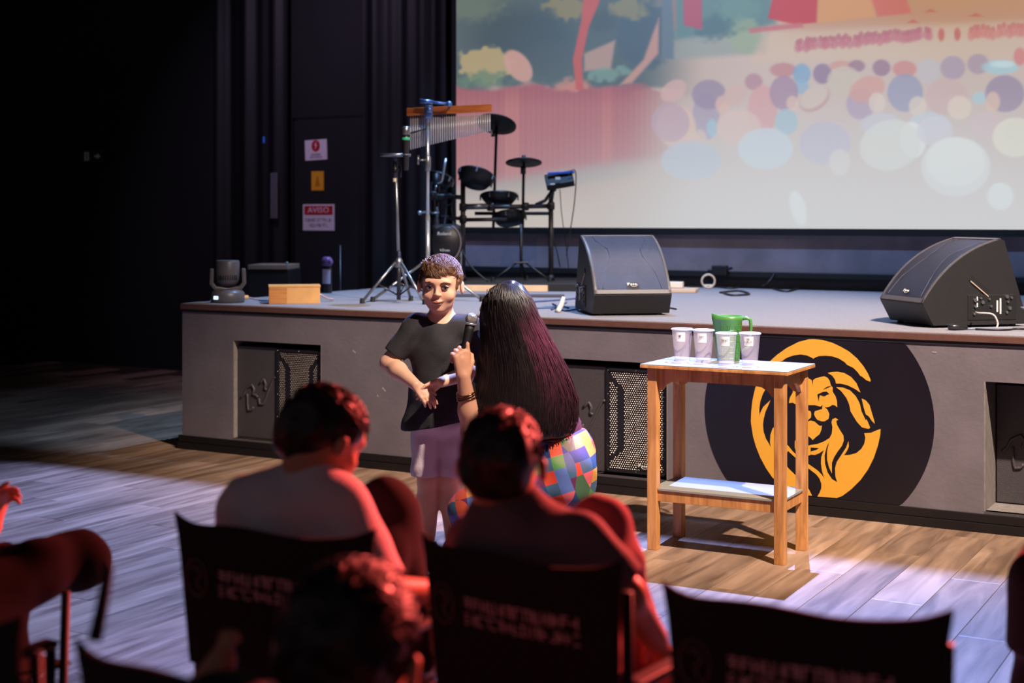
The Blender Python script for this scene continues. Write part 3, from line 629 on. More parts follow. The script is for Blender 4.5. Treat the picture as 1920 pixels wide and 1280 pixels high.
# ------------------------------------------------------------------ tripod stand with tray, wireless microphone
def tripod(parent, c, z0_, hub, spread, angs, m, r=.009, br=True):
    for a in angs:
        d = Vector((math.cos(R(a)), math.sin(R(a)), 0)); f_ = c+d*spread+Vector((0, 0, z0_+.012)); h_ = c+d*.02+Vector((0, 0, hub))
        lg = MB().bar(h_, f_, r).build('leg', m, parent, True); MB().tube([f_+Vector((0, 0, -.012)), f_+Vector((0, 0, .02))], [.016, .013], 8).build('rubber_foot', M_matteblack, lg)
        if br: MB().bar(c+Vector((0, 0, z0_+(hub-z0_)*.18)), h_.lerp(f_, .55), r*.55).build('brace', M_dsteel, lg, True)
c = Vector((-.692, 8.80, 0)); ms1 = thing('tray_stand', 'chrome tripod stand with small round tray beside the bar chimes', 'stand', (c.x, c.y, ZS))
tripod(ms1, c, ZS, 1.135, .225, (195, -42, 75), M_steel)
top = P(741, 296, 8.80)
MB().bar(c+Vector((0, 0, ZS+.02)), c+Vector((0, 0, 1.2)), .013, 12).build('lower_tube', M_dsteel, ms1, True)
MB().bar(c+Vector((0, 0, 1.14)), Vector((top.x, c.y, top.z)), .010, 10).build('upper_tube', M_steel, ms1, True)
MB().lathe((c.x, c.y, 1.10), [(.012, 0), (.024, .005), (.024, .045), (.016, .06), (.012, .062)], 14).build('hub', M_steel, ms1, True)
MB().bar(Vector((top.x, c.y, top.z-.13)), Vector((top.x, c.y, top.z-.02)), .014, 10).bar(Vector((top.x, c.y-.01, top.z-.09)), Vector((top.x+.035, c.y-.02, top.z-.05)), .006).bar(Vector((top.x+.035, c.y-.02, top.z-.05)), Vector((top.x+.035, c.y-.02, top.z-.12)), .005).build('clutch', M_dsteel, ms1, True)
MB().lathe((top.x, c.y, top.z-.145), [(.0145, 0), (.0145, .022)], 12).build('tape_band', mat('cream_tape', rgb(220, 205, 170), .7), ms1, True)
tr = P(741, 291, 8.80); MB().lathe((tr.x, c.y, tr.z-.008), [(0, 0), (.092, 0), (.096, .006), (.096, .016), (.088, .016), (.088, .008), (0, .008)], 28).build('tray', M_steel, ms1, True)
mp_ = P(761, 279, 8.704); MB().tube([Vector((mp_.x+.0205*math.cos(a), mp_.y+.0205*math.sin(a), tr.z)) for a in [2*math.pi*k_/20 for k_ in range(21)]], .004, 6, False).build('clip', M_steel, ms1, True); hm = thing('wireless_microphone', 'grey wireless microphone with green ring clipped upright on tray stand', 'microphone', mp_-Vector((0, 0, .13)))
MB().tube([mp_+Vector((0, 0, z)) for z in (-.13, -.12, 0, .06, .085)], [.014, .017, .018, .021, .022], 14).build('handle', M_dsteel, hm, True)
MB().lathe(mp_+Vector((0, 0, .052)), [(.0225, 0), (.024, .003), (.024, .014), (.0225, .017)], 16).build('ring', mat('green_ring', rgb(70, 200, 140), .4), hm, True)
MB().lathe(mp_+Vector((0, 0, .085)), [(.023, 0), (.0265, .006), (.0265, .04), (.02, .05), (0, .053)], 16).build('grille', M_steel, hm, True)

# ------------------------------------------------------------------ bar chimes on a boom stand
c = P(802, 300, 9.15); c.z = 0; cs_ = thing('chime_stand', 'tall chrome boom stand holding the bar chimes', 'stand', (c.x, c.y, ZS))
tripod(cs_, c, ZS, 1.13, .40, (215, -30, 95), M_steel, .009)
ptop = P(803, 205, 9.15).z
MB().bar(c+Vector((0, 0, ZS+.03)), c+Vector((0, 0, 1.42)), .014, 12).build('lower_tube', M_chrome, cs_, True)
zc = P(800, 300, 9.15).z; MB().bar(c+Vector((0, 0, 1.40)), c+Vector((0, 0, ptop)), .011, 12).build('upper_tube', M_chrome, cs_, True)
MB().lathe(c+Vector((0, 0, zc-.07)), [(.014, 0), (.02, .005), (.02, .09), (.012, .1)], 14).bar(c+Vector((-.01, -.01, zc)), c+Vector((-.06, -.02, zc)), .007).bar(c+Vector((-.06, -.02, zc-.03)), c+Vector((-.06, -.02, zc+.03)), .008).build('height_clamp', M_steel, cs_, True)
MB().box(c+Vector((.004, 0, ptop-.01)), (.05, .05, .10), None, .012).disc(c+Vector((.012, -.03, ptop-.005)), (0, 1, 0), .022, .03, 16).build('boom_clutch', mat('blue_steel', rgb(120, 150, 205), .35, .8), cs_, True)
b0, b1 = P(787, 189, 9.12), P(842, 195, 9.12); bo = MB().tube([b0, b0.lerp(b1, .45)], [.016, .014], 10).bar(b0.lerp(b1, .3), b1, .009, 10).sphere(b1, .02, 10, 8).build('boom_arm', MATS['blue_steel'], cs_, True)
MB().bar(b1, P(842, 203, 9.21), .006).bar(c+Vector((.0, 0, ptop-.12)), P(768, 250, 9.15), .005).build('hanger', M_dsteel, cs_, True)
ca0, ca1 = P(763, 211, 9.225), P(922, 203, 9.225)
bc = thing('bar_chimes', 'wooden bar chimes with hanging silver tubes, above the drum kit', 'chimes', (ca0+ca1)/2)
dv = ca1-ca0; L_ = dv.length; e = dv.normalized(); up = Vector((0, 0, 1)); fw = Vector((0, -1, 0))
MB().prism([ca0+up*h_+fw*g for g, h_ in ((.022, -.022), (.018, .026), (-.018, .030), (-.022, -.020))], dv).build('wooden_bar', M_chime, bc)
ln0, ln1 = .205, .105
for i in range(36):
    u = .045+.93*i/35; p = ca0+dv*u+Vector((0, -.004, -.040)); ln = ln0+(ln1-ln0)*u**.9
    tb = MB().bar(p, p-up*ln, .0052, 8).build('chime_tube', mat('chime_silver', rgb(214, 212, 218), .35, .35), bc, True); MB().bar(p, p+up*.03, .0009, 4).build('cord', M_paper, tb)

# ------------------------------------------------------------------ drum riser and electronic drum kit
ry = 10.15; r0, r1 = P(866, 540, ry), P(1082, 540, ry)
rsr = thing('drum_riser', 'low black drum riser with pale wooden front batten', 'riser', ((r0.x+r1.x)/2, 10.6, ZS), R(-4))
RM = frame(((r0.x+r1.x)/2, 10.15, ZS), R(-4)); ZR = ZS+.055
MB(RM).bb((-.62, 0, 0), (.62, .95, .055), .004).build('platform', M_matteblack, rsr)
bn = MB(RM); bn.bb((-.56, -.034, .001), (.20, -.003, .044), .002)
tag(base(bn.build('wooden_batten', mat('pale_batten', rgb(224, 190, 150), .6, var=.1, scale=20))), 'pale wooden batten lying on the deck before the drum riser', 'batten')
mt = MB(frame(atz(955, 556, ZS), R(-4))); mt.box((.0, 0, .006), (.72, .17, .012), None, .003); tag(base(mt.build('rubber_mat', mat('rubber_mat', rgb(58, 54, 62), .6))), 'thin black rubber mat in front of the wooden batten', 'mat')
DY = 10.62
def D(x, y, dy=0.): return P(x, y, DY+dy)
dk = thing('electronic_drum_kit', 'black electronic drum kit with mesh pads on a tube rack', 'drum kit', (D(950, 400).x, DY, ZR))
def part(name, m, mat_, smooth=True, par=None): return m.build(name, mat_, par or dk, smooth)
zf = ZR+.001
def post(x, y, dy, r=.019):
    p = D(x, y, dy); part('rack_post', MB().bar(Vector((p.x, p.y, zf)), p, r, 12), M_rack); part('rubber_foot', MB().tube([(p.x, p.y, zf), (p.x, p.y, zf+.04)], [.028, .02], 12), M_matteblack)
post(868, 338, 0); post(1033, 372, 0); post(812, 340, .22, .017)
def hbar(a, b, r=.017, m=M_rack, nm='rack_bar'): part(nm, MB().bar(a, b, r, 12), m)
hbar(D(866, 389), D(1036, 386)); hbar(D(872, 387, -.02), D(915, 386, -.02), .02, M_steel); hbar(D(866, 412), D(950, 411), .015); hbar(D(868, 370), D(808, 366, .2))
hbar(D(868, 410), D(808, 405, .2), .014); hbar(D(1036, 386), D(1036, 384, .25)); hbar(D(890, 400, .25), D(1030, 400, .25), .014)
for x, y in ((868, 388), (868, 411), (1033, 386), (920, 388), (985, 387), (812, 366)):
    p = D(x, y, -.005); part('clamp', MB().box(p, (.055, .055, .06), None, .01).bar(p+Vector((.0, -.03, 0)), p+Vector((0, -.06, 0)), .006).sphere(p+Vector((0, -.062, 0)), .01, 8, 6), M_black)
def pad(c, r, th, axis, nm='drum_pad', head=True):
    a = Vector(axis).normalized(); Rm = a.to_track_quat('Z', 'Y').to_matrix()
    o = part(nm, MB().lathe(c, [(0, -th), (r*.72, -th), (r*.95, -th*.35), (r*1.0, -.004), (r*1.05, 0), (r*1.05, .012), (r*.98, .018), (r*.93, .010), (0, .010)], 28, Rm), M_black)
    if head: MB().lathe(c, [(0, .012), (r*.92, .012)], 28, Rm).build('mesh_head', mat('mesh_head', rgb(70, 66, 70), .7), o)
    for k in range(6):
        q = c+Rm @ Vector((r*1.04*math.cos(k*1.047), r*1.04*math.sin(k*1.047), -.012)); MB().bar(q-a*.018, q+a*.02, .006, 6).build('lug', M_steel, o)
    return o
pad(D(893, 330, -.05), .135, .07, (.22, .40, .88)); pad(D(826, 334, .33), .10, .06, (.3, .3, .9)); pad(D(936, 368, .1), .135, .055, (0, .2, 1), 'snare_pad'); pad(D(955, 405, .12), .125, .06, (-.1, .3, 1), 'floor_tom_pad')
def cymbal(c, r, axis, tip=.018):
    a = Vector(axis).normalized(); Rm = a.to_track_quat('Z', 'Y').to_matrix()
    o = part('cymbal_pad', MB().lathe(c, [(0, .022), (.03, .022), (.035, .016), (r*.7, .010), (r, -.004), (r, -.012), (r*.7, -.006), (.03, -.014), (0, -.014)], 36, Rm), M_matteblack)
    MB().tube([c+a*.0, c+a*.03, c+a*.048], [.012, .017, .013], 10).build('wing_nut', M_black, o, True)
cy1 = D(931, 231, .05); cymbal(cy1, .15, (.15, .42, .88)); cy2 = D(982, 303, 0); cymbal(cy2, .134, (0, .22, 1))
hbar(cy1-Vector((0, -.02, .02)), D(925, 428, .05), .011, M_black, 'cymbal_pole'); hbar(D(924, 246, .05), D(925, 256, .05), .016, M_black, 'cymbal_tilter'); hbar(D(921, 243, -.01), D(922, 252, -.01), .005, M_white, 'felt_pin')
hbar(cy2-Vector((0, 0, .01)), D(980, 430, 0), .011, M_black, 'cymbal_pole'); hbar(D(981, 312, -.01), D(981, 326, -.01), .02, M_black, 'cymbal_tilter')
mo = D(1049, 338, -.05); Rm = Matrix.Rotation(R(8), 3, 'Z') @ Matrix.Rotation(R(-52), 3, 'X')
mod = part('sound_module', MB().box(mo, (.205, .14, .05), Matrix.Rotation(R(-10), 3, 'Y') @ Matrix.Rotation(R(38), 3, 'X'), .006), M_matteblack, False)
MB().box(D(1052, 324, -.055), (.195, .035, .018), Matrix.Rotation(R(-3), 3, 'Y'), .004).build('module_edge', mat('blue_edge', rgb(46, 96, 190), .35), mod)
for x, y, w_ in ((1046, 334, .036), (1036, 345, .034)): MB().box(D(x, y, -.125), (w_, .004, .018 if x > 1040 else .01)).build('module_label', M_white, mod)
hbar(D(1033, 372), D(1036, 352), .02); part('module_arm', MB().tube([D(1004, 384), D(1022, 376), D(1032, 362), D(1042, 354)], .013, 10), M_rack)
# hi-hat controller stand under the kit
hc = D(977, 485, -.1); hc.z = 0
st_ = thing('hi_hat_stand', 'small black tripod stand under the drum rack', 'stand', (hc.x, hc.y, ZR))
tripod(st_, hc, ZR, D(977, 490, -.1).z, .22, (200, -20, 80), M_black, .007, False); MB().bar(hc+Vector((0, 0, ZR+.03)), hc+Vector((0, 0, D(977, 420, -.1).z)), .011).build('tube', M_black, st_, True)
MB().bar(hc+Vector((-.05, -.03, D(977, 492, -.1).z)), hc+Vector((.05, -.03, D(977, 492, -.1).z)), .008).build('hub', M_dsteel, st_)
# kick pad tower
kp = P(838, 500, 10.3); kp.z = ZR; kk = thing('kick_drum_pad', 'black upright kick drum pad with white lettering beside chime stand', 'drum pad', kp)
kc = P(838, 455, 10.27)
MB().bb((kp.x-.11, kp.y-.02, ZR), (kp.x+.10, kp.y+.10, P(838, 420, 10.3).z), .03).build('tower', M_matteblack, kk)
MB().lathe(kc+Vector((0, 0, .004)), [(0, .05), (.105, .05), (.118, .035), (.118, .0), (0, 0)], 32, Vector((0, -1, 0)).to_track_quat('Z', 'Y').to_matrix()).build('pad', M_black, kk, True)
MB().tube([kc+Vector((.10*math.cos(a), -.055, .13*math.sin(a))) for a in [R(-70+10*k) for k in range(15)]], .006, 6).build('rim_highlight', mat('rim_highlight_paint', rgb(120, 104, 108), .4), kk, True)  # pale arc painted as a highlight along the pad's edge
text('Roland', .034, wallM(P(833, 438, 10.21), 0), M_white, kk, width=.095); text('V-Drums', .026, wallM(P(834, 469, 10.21), 0), M_white, kk, width=.07)
MB().bar((kp.x-.10, kp.y-.1, ZR+.007), (kp.x-.10, kp.y+.02, ZR+.20), .008).bar((kp.x+.10, kp.y-.1, ZR+.007), (kp.x+.10, kp.y+.02, ZR+.22), .008).build('spur', M_steel, kk)
# second tom stand hardware left of the rack
hw = thing('tom_clamp_arm', 'bent chrome tom arm with black clamp left of the drum rack', 'clamp', D(822, 420, .1))
MB().tube([D(836, 297, .1), D(832, 318, .1), D(829, 336, .1), D(827, 343, .1), D(819, 344, .1)], .008, 8).build('rod', M_chrome, hw, True)
MB().bar(D(818, 325, .12), D(817, 360, .12), .028, 10).box(D(822, 370, .12), (.10, .06, .05), None, .01).bar(D(811, 345, .1), D(830, 345, .1), .014).build('clamp', M_black, hw, True)
MB().bar(D(818, 347, .09), D(816, 356, .09), .006).bar(D(808, 399, .06), D(823, 399, .06), .006).sphere(D(787, 399, .05), .018, 10, 8).bar(D(787, 399, .05), D(808, 396, .06), .008).build('screw', M_chrome, hw, True)
MB().bar(Vector((D(819, 420, .12).x, DY+.12, ZS+.06)), D(819, 360, .12), .014).build('stem', M_rack, hw, True)

# ------------------------------------------------------------------ cables and small stage things
def cable(pts, r, label, m=M_cable, name='cable', sub=4):
    q = [Vector(p) for p in pts]; out = []
    for i in range(len(q)-1):
        p0, p1, p2, p3 = q[max(i-1, 0)], q[i], q[i+1], q[min(i+2, len(q)-1)]
        for k in range(sub):
            t = k/sub; out.append(.5*((2*p1)+(-p0+p2)*t+(2*p0-5*p1+4*p2-p3)*t*t+(-p0+3*p1-3*p2+p3)*t**3))
    out.append(q[-1]); return tag(base(MB().tube(out, r, 6).build(name, m, None, True)), label, 'cable')
zf_ = ZS+.006
cable([D(1065, 330, -.1), D(1075, 318, -.1), D(1080, 330, -.1), D(1077, 380, -.08), D(1068, 440, -.05), D(1062, 480, -.05)], .004, 'thin black cable looping from the blue-edged drum module', name='cable')
cable([D(1050, 355, -.08), D(1053, 400, -.06), D(1060, 450, 0), D(1068, 520, .1)], .003, 'thin black cable hanging straight under the drum module')
cable([D(852, 355, -.02), D(846, 390, .05), D(856, 440, -.1), D(880, 495, -.2), D(915, 528, -.25)], .006, 'black cable drooping from drum rack down to the riser')
cable([D(846, 366, 0), D(834, 372, .02), D(835, 386, .02), D(848, 380, 0), D(850, 368, 0), D(838, 366, 0), D(836, 400, 0), D(830, 440, -.1), D(822, 470, -.1)], .005, 'black cable coiled on the drum rack above the kick pad')
cable([D(1033, 440, .05), D(1044, 470, .1), D(1050, 500, .15)], .004, 'short black cable behind the drum rack post')
def deckpts(l): return [atz(x, y, zf_) for x, y in l]
cable(deckpts([(990, 566), (1020, 564), (1050, 562), (1082, 559)]), .005, 'dark blue cable running straight to the wedge monitor by the riser', M_bluecable)
cable(deckpts([(985, 578), (1020, 577), (1045, 577), (1060, 582), (1086, 578)]), .005, 'dark blue cable along the stage edge beside the wedge monitor', M_bluecable)
for k, l in enumerate(([(1036, 569), (1044, 574), (1034, 580)], [(1062, 567), (1055, 572), (1066, 577)])): cable(deckpts(l), .005, ('small curl of blue cable left of the cable clip', 'small curl of blue cable right of the cable clip')[k], M_bluecable)
ck = MB(); ck.tube([atz(1046, 583, ZS+.01), P(1052, 572, 8.0), P(1057, 556, 8.0)], [.014, .017, .01], 8); tag(base(ck.build('cable_plug', mat('pale_plug', rgb(190, 186, 184), .4), None, True)), 'pale plug standing among blue cables near the stage edge', 'plug')
zc_ = ZS+.008
for k, l in enumerate(([(1290, 538), (1330, 534), (1370, 540), (1400, 531), (1440, 537), (1480, 529), (1530, 537)], [(1350, 548), (1385, 545), (1405, 551), (1372, 553), (1355, 548)], [(1450, 541), (1475, 546), (1500, 540), (1520, 539), (1531, 540.5)], [(1500, 535), (1520, 530), (1560, 533), (1600, 528), (1640, 536)])):
    cable([atz(x, max(y, 536), zc_) for x, y in l], .007, ('black cable snaking along the wall foot from the white tape roll', 'small black cable loop near the white tape roll', 'black cable leading to the yellow-tipped torch', 'black cable behind the yellow-tipped torch')[k])
cable([att(1452, 513, TB-.08), att(1446, 522, TB-.10), att(1438, 532, TB-.14), att(1430, 536, TB-.2)], .006, 'black cable dropping diagonally from the wall ledge')
cable(deckpts([(1250, 576), (1262, 578), (1268, 579)]), .005, 'short black cable end beside the wedge monitor by the riser')
pr = P(1300, 532, 10.1); rl = thing('tape_roll', 'white roll of tape standing by the back wall', 'tape', atz(1328, 541, ZS))
rc_ = atz(1328, 541, ZS)+Vector((0, 0, .055)); MB().tube([rc_+Vector((.048*math.cos(a), 0, .048*math.sin(a))) for a in [R(20*k) for k in range(19)]], .0075, 8, False).build('ring', mat('cream_plastic', rgb(214, 194, 172), .5), rl, True)
MB().box(rc_+Vector((0, .01, -.03)), (.06, .02, .012)).build('core', M_white, rl)
bx = atz(1270, 548, ZS); pk = MB(frame(bx, R(-12))); pk.box((0, .1, .012), (.26, .3, .022), None, .003); tag(base(pk.build('cardboard_sheet', mat('pale_card', rgb(196, 172, 150), .7))), 'pale flat board on the deck behind the wedge monitor', 'board')
pk = MB(frame(bx+Vector((-.01, .16, .024)), R(-12))); pk.box((0, 0, .022), (.14, .10, .042), None, .006); tag(base(pk.build('white_box', mat('offwhite_plastic', rgb(214, 208, 198), .4))), 'small white plastic box lying on the pale flat board', 'box')
tq = [atz(1536, 541, ZS)+Vector((0, 0, .02)), atz(1566, 543, ZS)+Vector((0, 0, .017))]
tor = thing('torch', 'small torch with yellow tip on the deck by the wall', 'torch', tq[0]-Vector((0, 0, .02)))
MB().tube([tq[0], tq[0].lerp(tq[1], .25), tq[0].lerp(tq[1], .3)], [.021, .021, .016], 12).build('yellow_tip', mat('yellow_plastic', rgb(240, 178, 40), .4), tor, True); MB().tube([tq[0].lerp(tq[1], .3), tq[1]], [.014, .012], 12).build('body', M_steel, tor, True)
ad = thing('power_adapter', 'black power adapter block lying behind the yellow-tipped torch', 'adapter', atz(1585, 543, ZS)); q = atz(1585, 543, ZS)
MB().box(q+Vector((0, 0, .028)), (.12, .07, .055), None, .008).build('block', M_black, ad); MB().bar(q+Vector((.06, -.02, .02)), q+Vector((.11, -.03, .014)), .009).build('plug', M_dsteel, ad)
jb = att(1350, 507, TB-.09); jx = MB(frame((jb.x, jb.y, jb.z), ANG)); jx.box((0, 0, 0), (.12, .05, .075), None, .008).bar((-.06, -.01, 0), (-.09, -.02, .0), .01).bar((.06, -.01, .01), (.1, -.02, .02), .01); tag(jx.build('junction_box', M_matteblack), 'black junction box fixed on the wall ledge', 'box')
# cables at the right monitor
cable([Vector((2.40, 6.79, ZS+.10)), Vector((2.44, 6.73, ZS+.09)), Vector((2.46, 6.72, ZS+.04)), Vector((2.42, 6.73, ZS+.006)), Vector((2.30, 6.74, ZS+.006)), Vector((2.12, 6.72, ZS+.006))], .006, 'blue-grey cable curling out of the wedge monitor sockets', mat('grey_cable', rgb(120, 128, 150), .4))
cable([Vector((2.16, 6.71, ZS+.005)), Vector((2.24, 6.67, ZS+.005)), Vector((2.30, 6.68, ZS+.005)), Vector((2.36, 6.73, ZS+.005)), Vector((2.42, 6.69, ZS+.005))], .005, 'black cable end lying before the monitor above the lion')
pg = thing('cable_connector', 'grey cable connector lying before the monitor above the lion', 'connector', (2.07, 6.70, ZS)); MB().tube([(2.03, 6.70, ZS+.016), (2.06, 6.70, ZS+.016), (2.12, 6.71, ZS+.013)], [.013, .016, .010], 10).build('shell', M_dsteel, pg, True)
cable([Vector((2.20, 6.83, ZS+.075)), Vector((2.20, 6.79, ZS+.075)), Vector((2.26, 6.77, ZS+.07)), Vector((2.28, 6.76, ZS+.03)), Vector((2.27, 6.75, ZS+.006))], .005, 'short pale cable with plug arching from the monitor sockets', mat('pale_cable', rgb(176, 166, 168), .4))

# ------------------------------------------------------------------ moving head, wooden box, bottle, cabinet
mh = atz(427, 567, ZS); mhd = thing('moving_head_light', 'black moving head stage light on the stage corner', 'stage light', mh, R(12)); MM = frame(mh, R(12))
M_mh = mat('moving_head_plastic', rgb(84, 80, 84), .4)
MB(MM).lathe((0, 0, .0), [(0, 0), (.098, 0), (.104, .012), (.104, .055), (.09, .075), (.05, .085), (0, .085)], 28).build('base', M_mh, mhd, True)
yk = MB(MM)
arm = [(-.095, .20), (-.098, .12), (-.075, .09), (0, .078), (.075, .09), (.098, .12), (.095, .20)]
for i in range(len(arm)-1):
    (x0, z0_), (x1, z1_) = arm[i], arm[i+1]; yk.box(((x0+x1)/2, 0, (z0_+z1_)/2), (math.hypot(x1-x0, z1_-z0_)+.02, .075, .026), Matrix.Rotation(-math.atan2(z1_-z0_, x1-x0), 3, 'Y'), .008)
yk.build('yoke', M_mh, mhd)
hd = MB(MM).lathe((0, 0, .10), [(0, 0), (.045, .004), (.068, .03), (.072, .06), (.072, .15), (.066, .16), (.06, .152), (0, .152)], 28).build('head', M_mh, mhd, True)
fn = MB(MM)
for k in range(-4, 5): a = R(-90+k*11); fn.box((.072*math.cos(a), .072*math.sin(a), .155), (.006, .006, .03), Matrix.Rotation(a, 3, 'Z'))
fn.build('cooling_fins', M_matteblack, hd)
MB(MM).box((-.072, -.078, .034), (.034, .006, .02), Matrix.Rotation(R(-42), 3, 'Z'), .003).build('display', mat('display_glow', rgb(190, 220, 255), .3, emit=2.2), mhd)
MB(MM).bar((.10, 0, .03), (.125, 0, .03), .014).build('connector', mat('cream_plug', rgb(220, 180, 120), .4), mhd)
cable([MM @ Vector((.125, 0, .03)), MM @ Vector((.16, .02, .02)), MM @ Vector((.22, .04, .008)), MM @ Vector((.30, .06, .008))], .006, 'grey cable from moving head light to wooden box', mat('grey_cable2', rgb(128, 118, 128), .5))
wb = atz(550, 570, ZS); wbx = thing('wooden_box', 'small plain plywood box on the stage near moving head light', 'box', wb, R(10)); WM = frame(wb+Vector((0, .09, 0)), R(10))
MB(WM).bb((-.16, -.07, .0), (.145, .10, .10), .002).build('body', M_ply, wbx); MB(WM).bb((-.163, -.073, .1005), (.148, .103, .112), .002).build('lid', M_ply, wbx)
MB(WM).bb((-.16, -.0735, .002), (-.053, -.0705, .097)).build('front_board', wood_mat('ply_dark', rgb(176, 108, 52), rgb(204, 138, 74), 0, 6, .6), wbx)
cable([WM @ Vector((.15, .05, .05)), WM @ Vector((.2, .12, .02)), WM @ Vector((.24, .24, .008))], .006, 'pale cable leaving the wooden box towards the purple-capped bottle', mat('pale_cable2', rgb(190, 160, 160), .5))
bt_ = atz(613, 549, ZS); bot = thing('spray_bottle', 'dark bottle with purple cap at the rear stage edge', 'bottle', bt_)
MB().lathe(bt_, [(0, 0), (.034, 0), (.036, .006), (.036, .16), (.026, .19), (.024, .20), (0, .20)], 20).build('body', M_black, bot, True)
MB().lathe(bt_, [(.0368, .065), (.0368, .165)], 20, None, R(-140), R(-40)).build('label_strip', mat('lilac_paper', rgb(186, 176, 196), .7), bot)
MB().lathe(bt_, [(.024, .185), (.036, .19), (.038, .215), (.034, .24), (.02, .25), (0, .25)], 18).box(bt_+Vector((.02, -.02, .215)), (.05, .03, .03), Matrix.Rotation(R(-40), 3, 'Z'), .008).build('cap', mat('purple_plastic', rgb(96, 70, 130), .4), bot, True)
cb = P(503, 500, 10.8); cab = thing('equipment_case', 'black equipment case with brown top edge behind the stage corner', 'case', (cb.x, 10.95, 0), R(-6)); CM = frame((cb.x, 10.8, 0), R(-6)); zt_ = cb.z
MB(CM).bb((-.16, .0, .0), (.16, .35, zt_-.02), .006).build('body', M_matteblack, cab); MB(CM).bb((-.155, -.008, zt_-.02), (.15, .35, zt_+.015), .003).build('top_edge', mat('brown_edge', rgb(150, 118, 100), .6), cab)
MB().sphere(P(537, 493, 10.8)+Vector((0, .02, .0)), (.014, .014, .010), 10, 6).build('knob', M_steel, cab, True)
# vertical steel rod by the signs
rod = P(638, 540, 11.0); tag(base(MB().bar((rod.x, rod.y, .0), (rod.x, rod.y, P(638, 460, 11.0).z), .006, 8).build('metal_rod', M_dsteel, None, True)), 'thin upright metal rod left of the tray stand', 'rod')

# ------------------------------------------------------------------ signs on the black door
dsa, dsb = se, se+.74
dr = thing('door_1', None, None, S((dsa+dsb)/2, TB-.06, 0), ANG, kind='structure')
MB(STG).bb((dsa, TB-.06, .02), (dsb, TB-.02, 2.25), .006).build('door_leaf', M_wall, dr)
MB(STG).bb((dsa-.03, TB-.05, .0), (dsa, TB, 2.28)).bb((dsb, TB-.05, .0), (dsb+.03, TB, 2.28)).bb((dsa-.03, TB-.05, 2.25), (dsb+.03, TB, 2.28)).build('door_frame', M_black, dr)
TS = TB-.064
def sign(name, px, label, m, tilt=0., cat='sign'):
    x0, y0, x1, y1 = px; a = att((x0+x1)/2, (y0+y1)/2, TS); wd = st(att(x1, y0, TS))[0]-st(att(x0, y0, TS))[0]; ht = att(x0, y0, TS).z-att(x0, y1, TS).z
    t = thing(name, label, cat, a, ANG); M_ = wallM(a, ANG, tilt)
    MB(M_).box((0, 0, 0), (wd, ht, .004), None, .001).build('plate', m, t); return t, M_, wd, ht
M_signw = mat('sign_white', rgb(226, 214, 224), .4); M_signr = mat('sign_red', rgb(186, 30, 44), .4); M_txt = mat('sign_grey', rgb(96, 84, 96), .6)
t, M_, wd, ht = sign('warning_sign', (572, 262, 613, 300), 'white square sign with red flash symbol on the black door', M_signw, R(2))
MB(M_).prism([(.24*wd*math.cos(k*.314)*.8, ht*.2+.29*ht*math.sin(k*.314), .002) for k in range(20)], (0, 0, .001)).build('red_oval', M_signr, t)
MB(M_).prism([(x*wd, y*ht+.2*ht, .003) for x, y in ((.03, .22), (-.06, .02), (-.005, .02), (-.04, -.2), (.06, .05), (.01, .05))], (0, 0, .001)).build('flash', M_signw, t)
text('QUADRO', ht*.15, M_ @ Matrix.Translation((0, -ht*.22, .003)), M_txt, t, width=wd*.42); text('DE FORÇA', ht*.15, M_ @ Matrix.Translation((0, -ht*.36, .003)), M_txt, t, width=wd*.54)
t, M_, wd, ht = sign('notice_plate', (584, 321, 607, 357), 'small upright yellow notice between the two white signs', mat('sign_yellow', rgb(236, 162, 40), .5))
MB(M_).prism([(-wd*.2, -ht*.28, .002), (wd*.2, -ht*.28, .002), (0, ht*.3, .002)], (0, 0, .001)).build('mark', mat('sign_ochre', rgb(190, 120, 20), .5), t)
t, M_, wd, ht = sign('notice_sign', (568, 383, 627, 432), 'white notice sign with red AVISO banner on the black door', M_signw)
MB(M_).box((0, ht*.27, .003), (wd*.9, ht*.34, .002)).build('red_banner', M_signr, t); text('AVISO', ht*.30, M_ @ Matrix.Translation((0, ht*.27, .0045)), M_signw, t, width=wd*.68)
for k_, (n_, y_, w_) in enumerate(((12, -.10, .84), (9, -.30, .62))): lettering(n_, ht*.13, 40+k_, lambda x, y: M_ @ Vector((x, y+ht*y_, .0028)), M_txt, t, wd*w_)
t, M_, wd, ht = sign('exit_sign', (150, 280, 194, 306), 'dim exit sign with arrow on the dark wall', mat('exit_dark', rgb(44, 44, 48), .5))
M_ex = mat('exit_glow', rgb(120, 120, 124), .5, emit=.06)
MB(M_).prism([(x*wd, y*ht, .003) for x, y in ((.12, .06), (.24, .06), (.24, .2), (.38, 0), (.24, -.2), (.24, -.06), (.12, -.06))], (0, 0, .001)).build('arrow', M_ex, t)
MB(M_).bb((-wd*.3, -ht*.3, .002), (-wd*.24, ht*.3, .004)).bb((-wd*.18, -ht*.3, .002), (-wd*.12, ht*.3, .004)).bb((-wd*.3, ht*.24, .002), (-wd*.12, ht*.3, .004)).bb((-wd*.3, -ht*.3, .002), (-wd*.12, -ht*.24, .004)).build('door_symbol', M_ex, t)
a = att(514, 367, TB-.20); g = MB(wallM(a)); g.box((0, 0, 0), (.075, .40, .02), None, .006); tag(g.build('grey_plate', mat('grey_plate', rgb(96, 92, 100), .5)), 'tall narrow grey plate on the curtain left of the notices', 'plate')
a = att(496, 262, TB-.1); g = MB(wallM(a)); g.box((0, 0, 0), (.016, .06, .03), None, .006); tag(g.build('indicator_lamp', mat('blue_glow', rgb(30, 90, 200), .4, emit=.35)), 'tiny blue glowing indicator above the narrow grey plate', 'lamp')
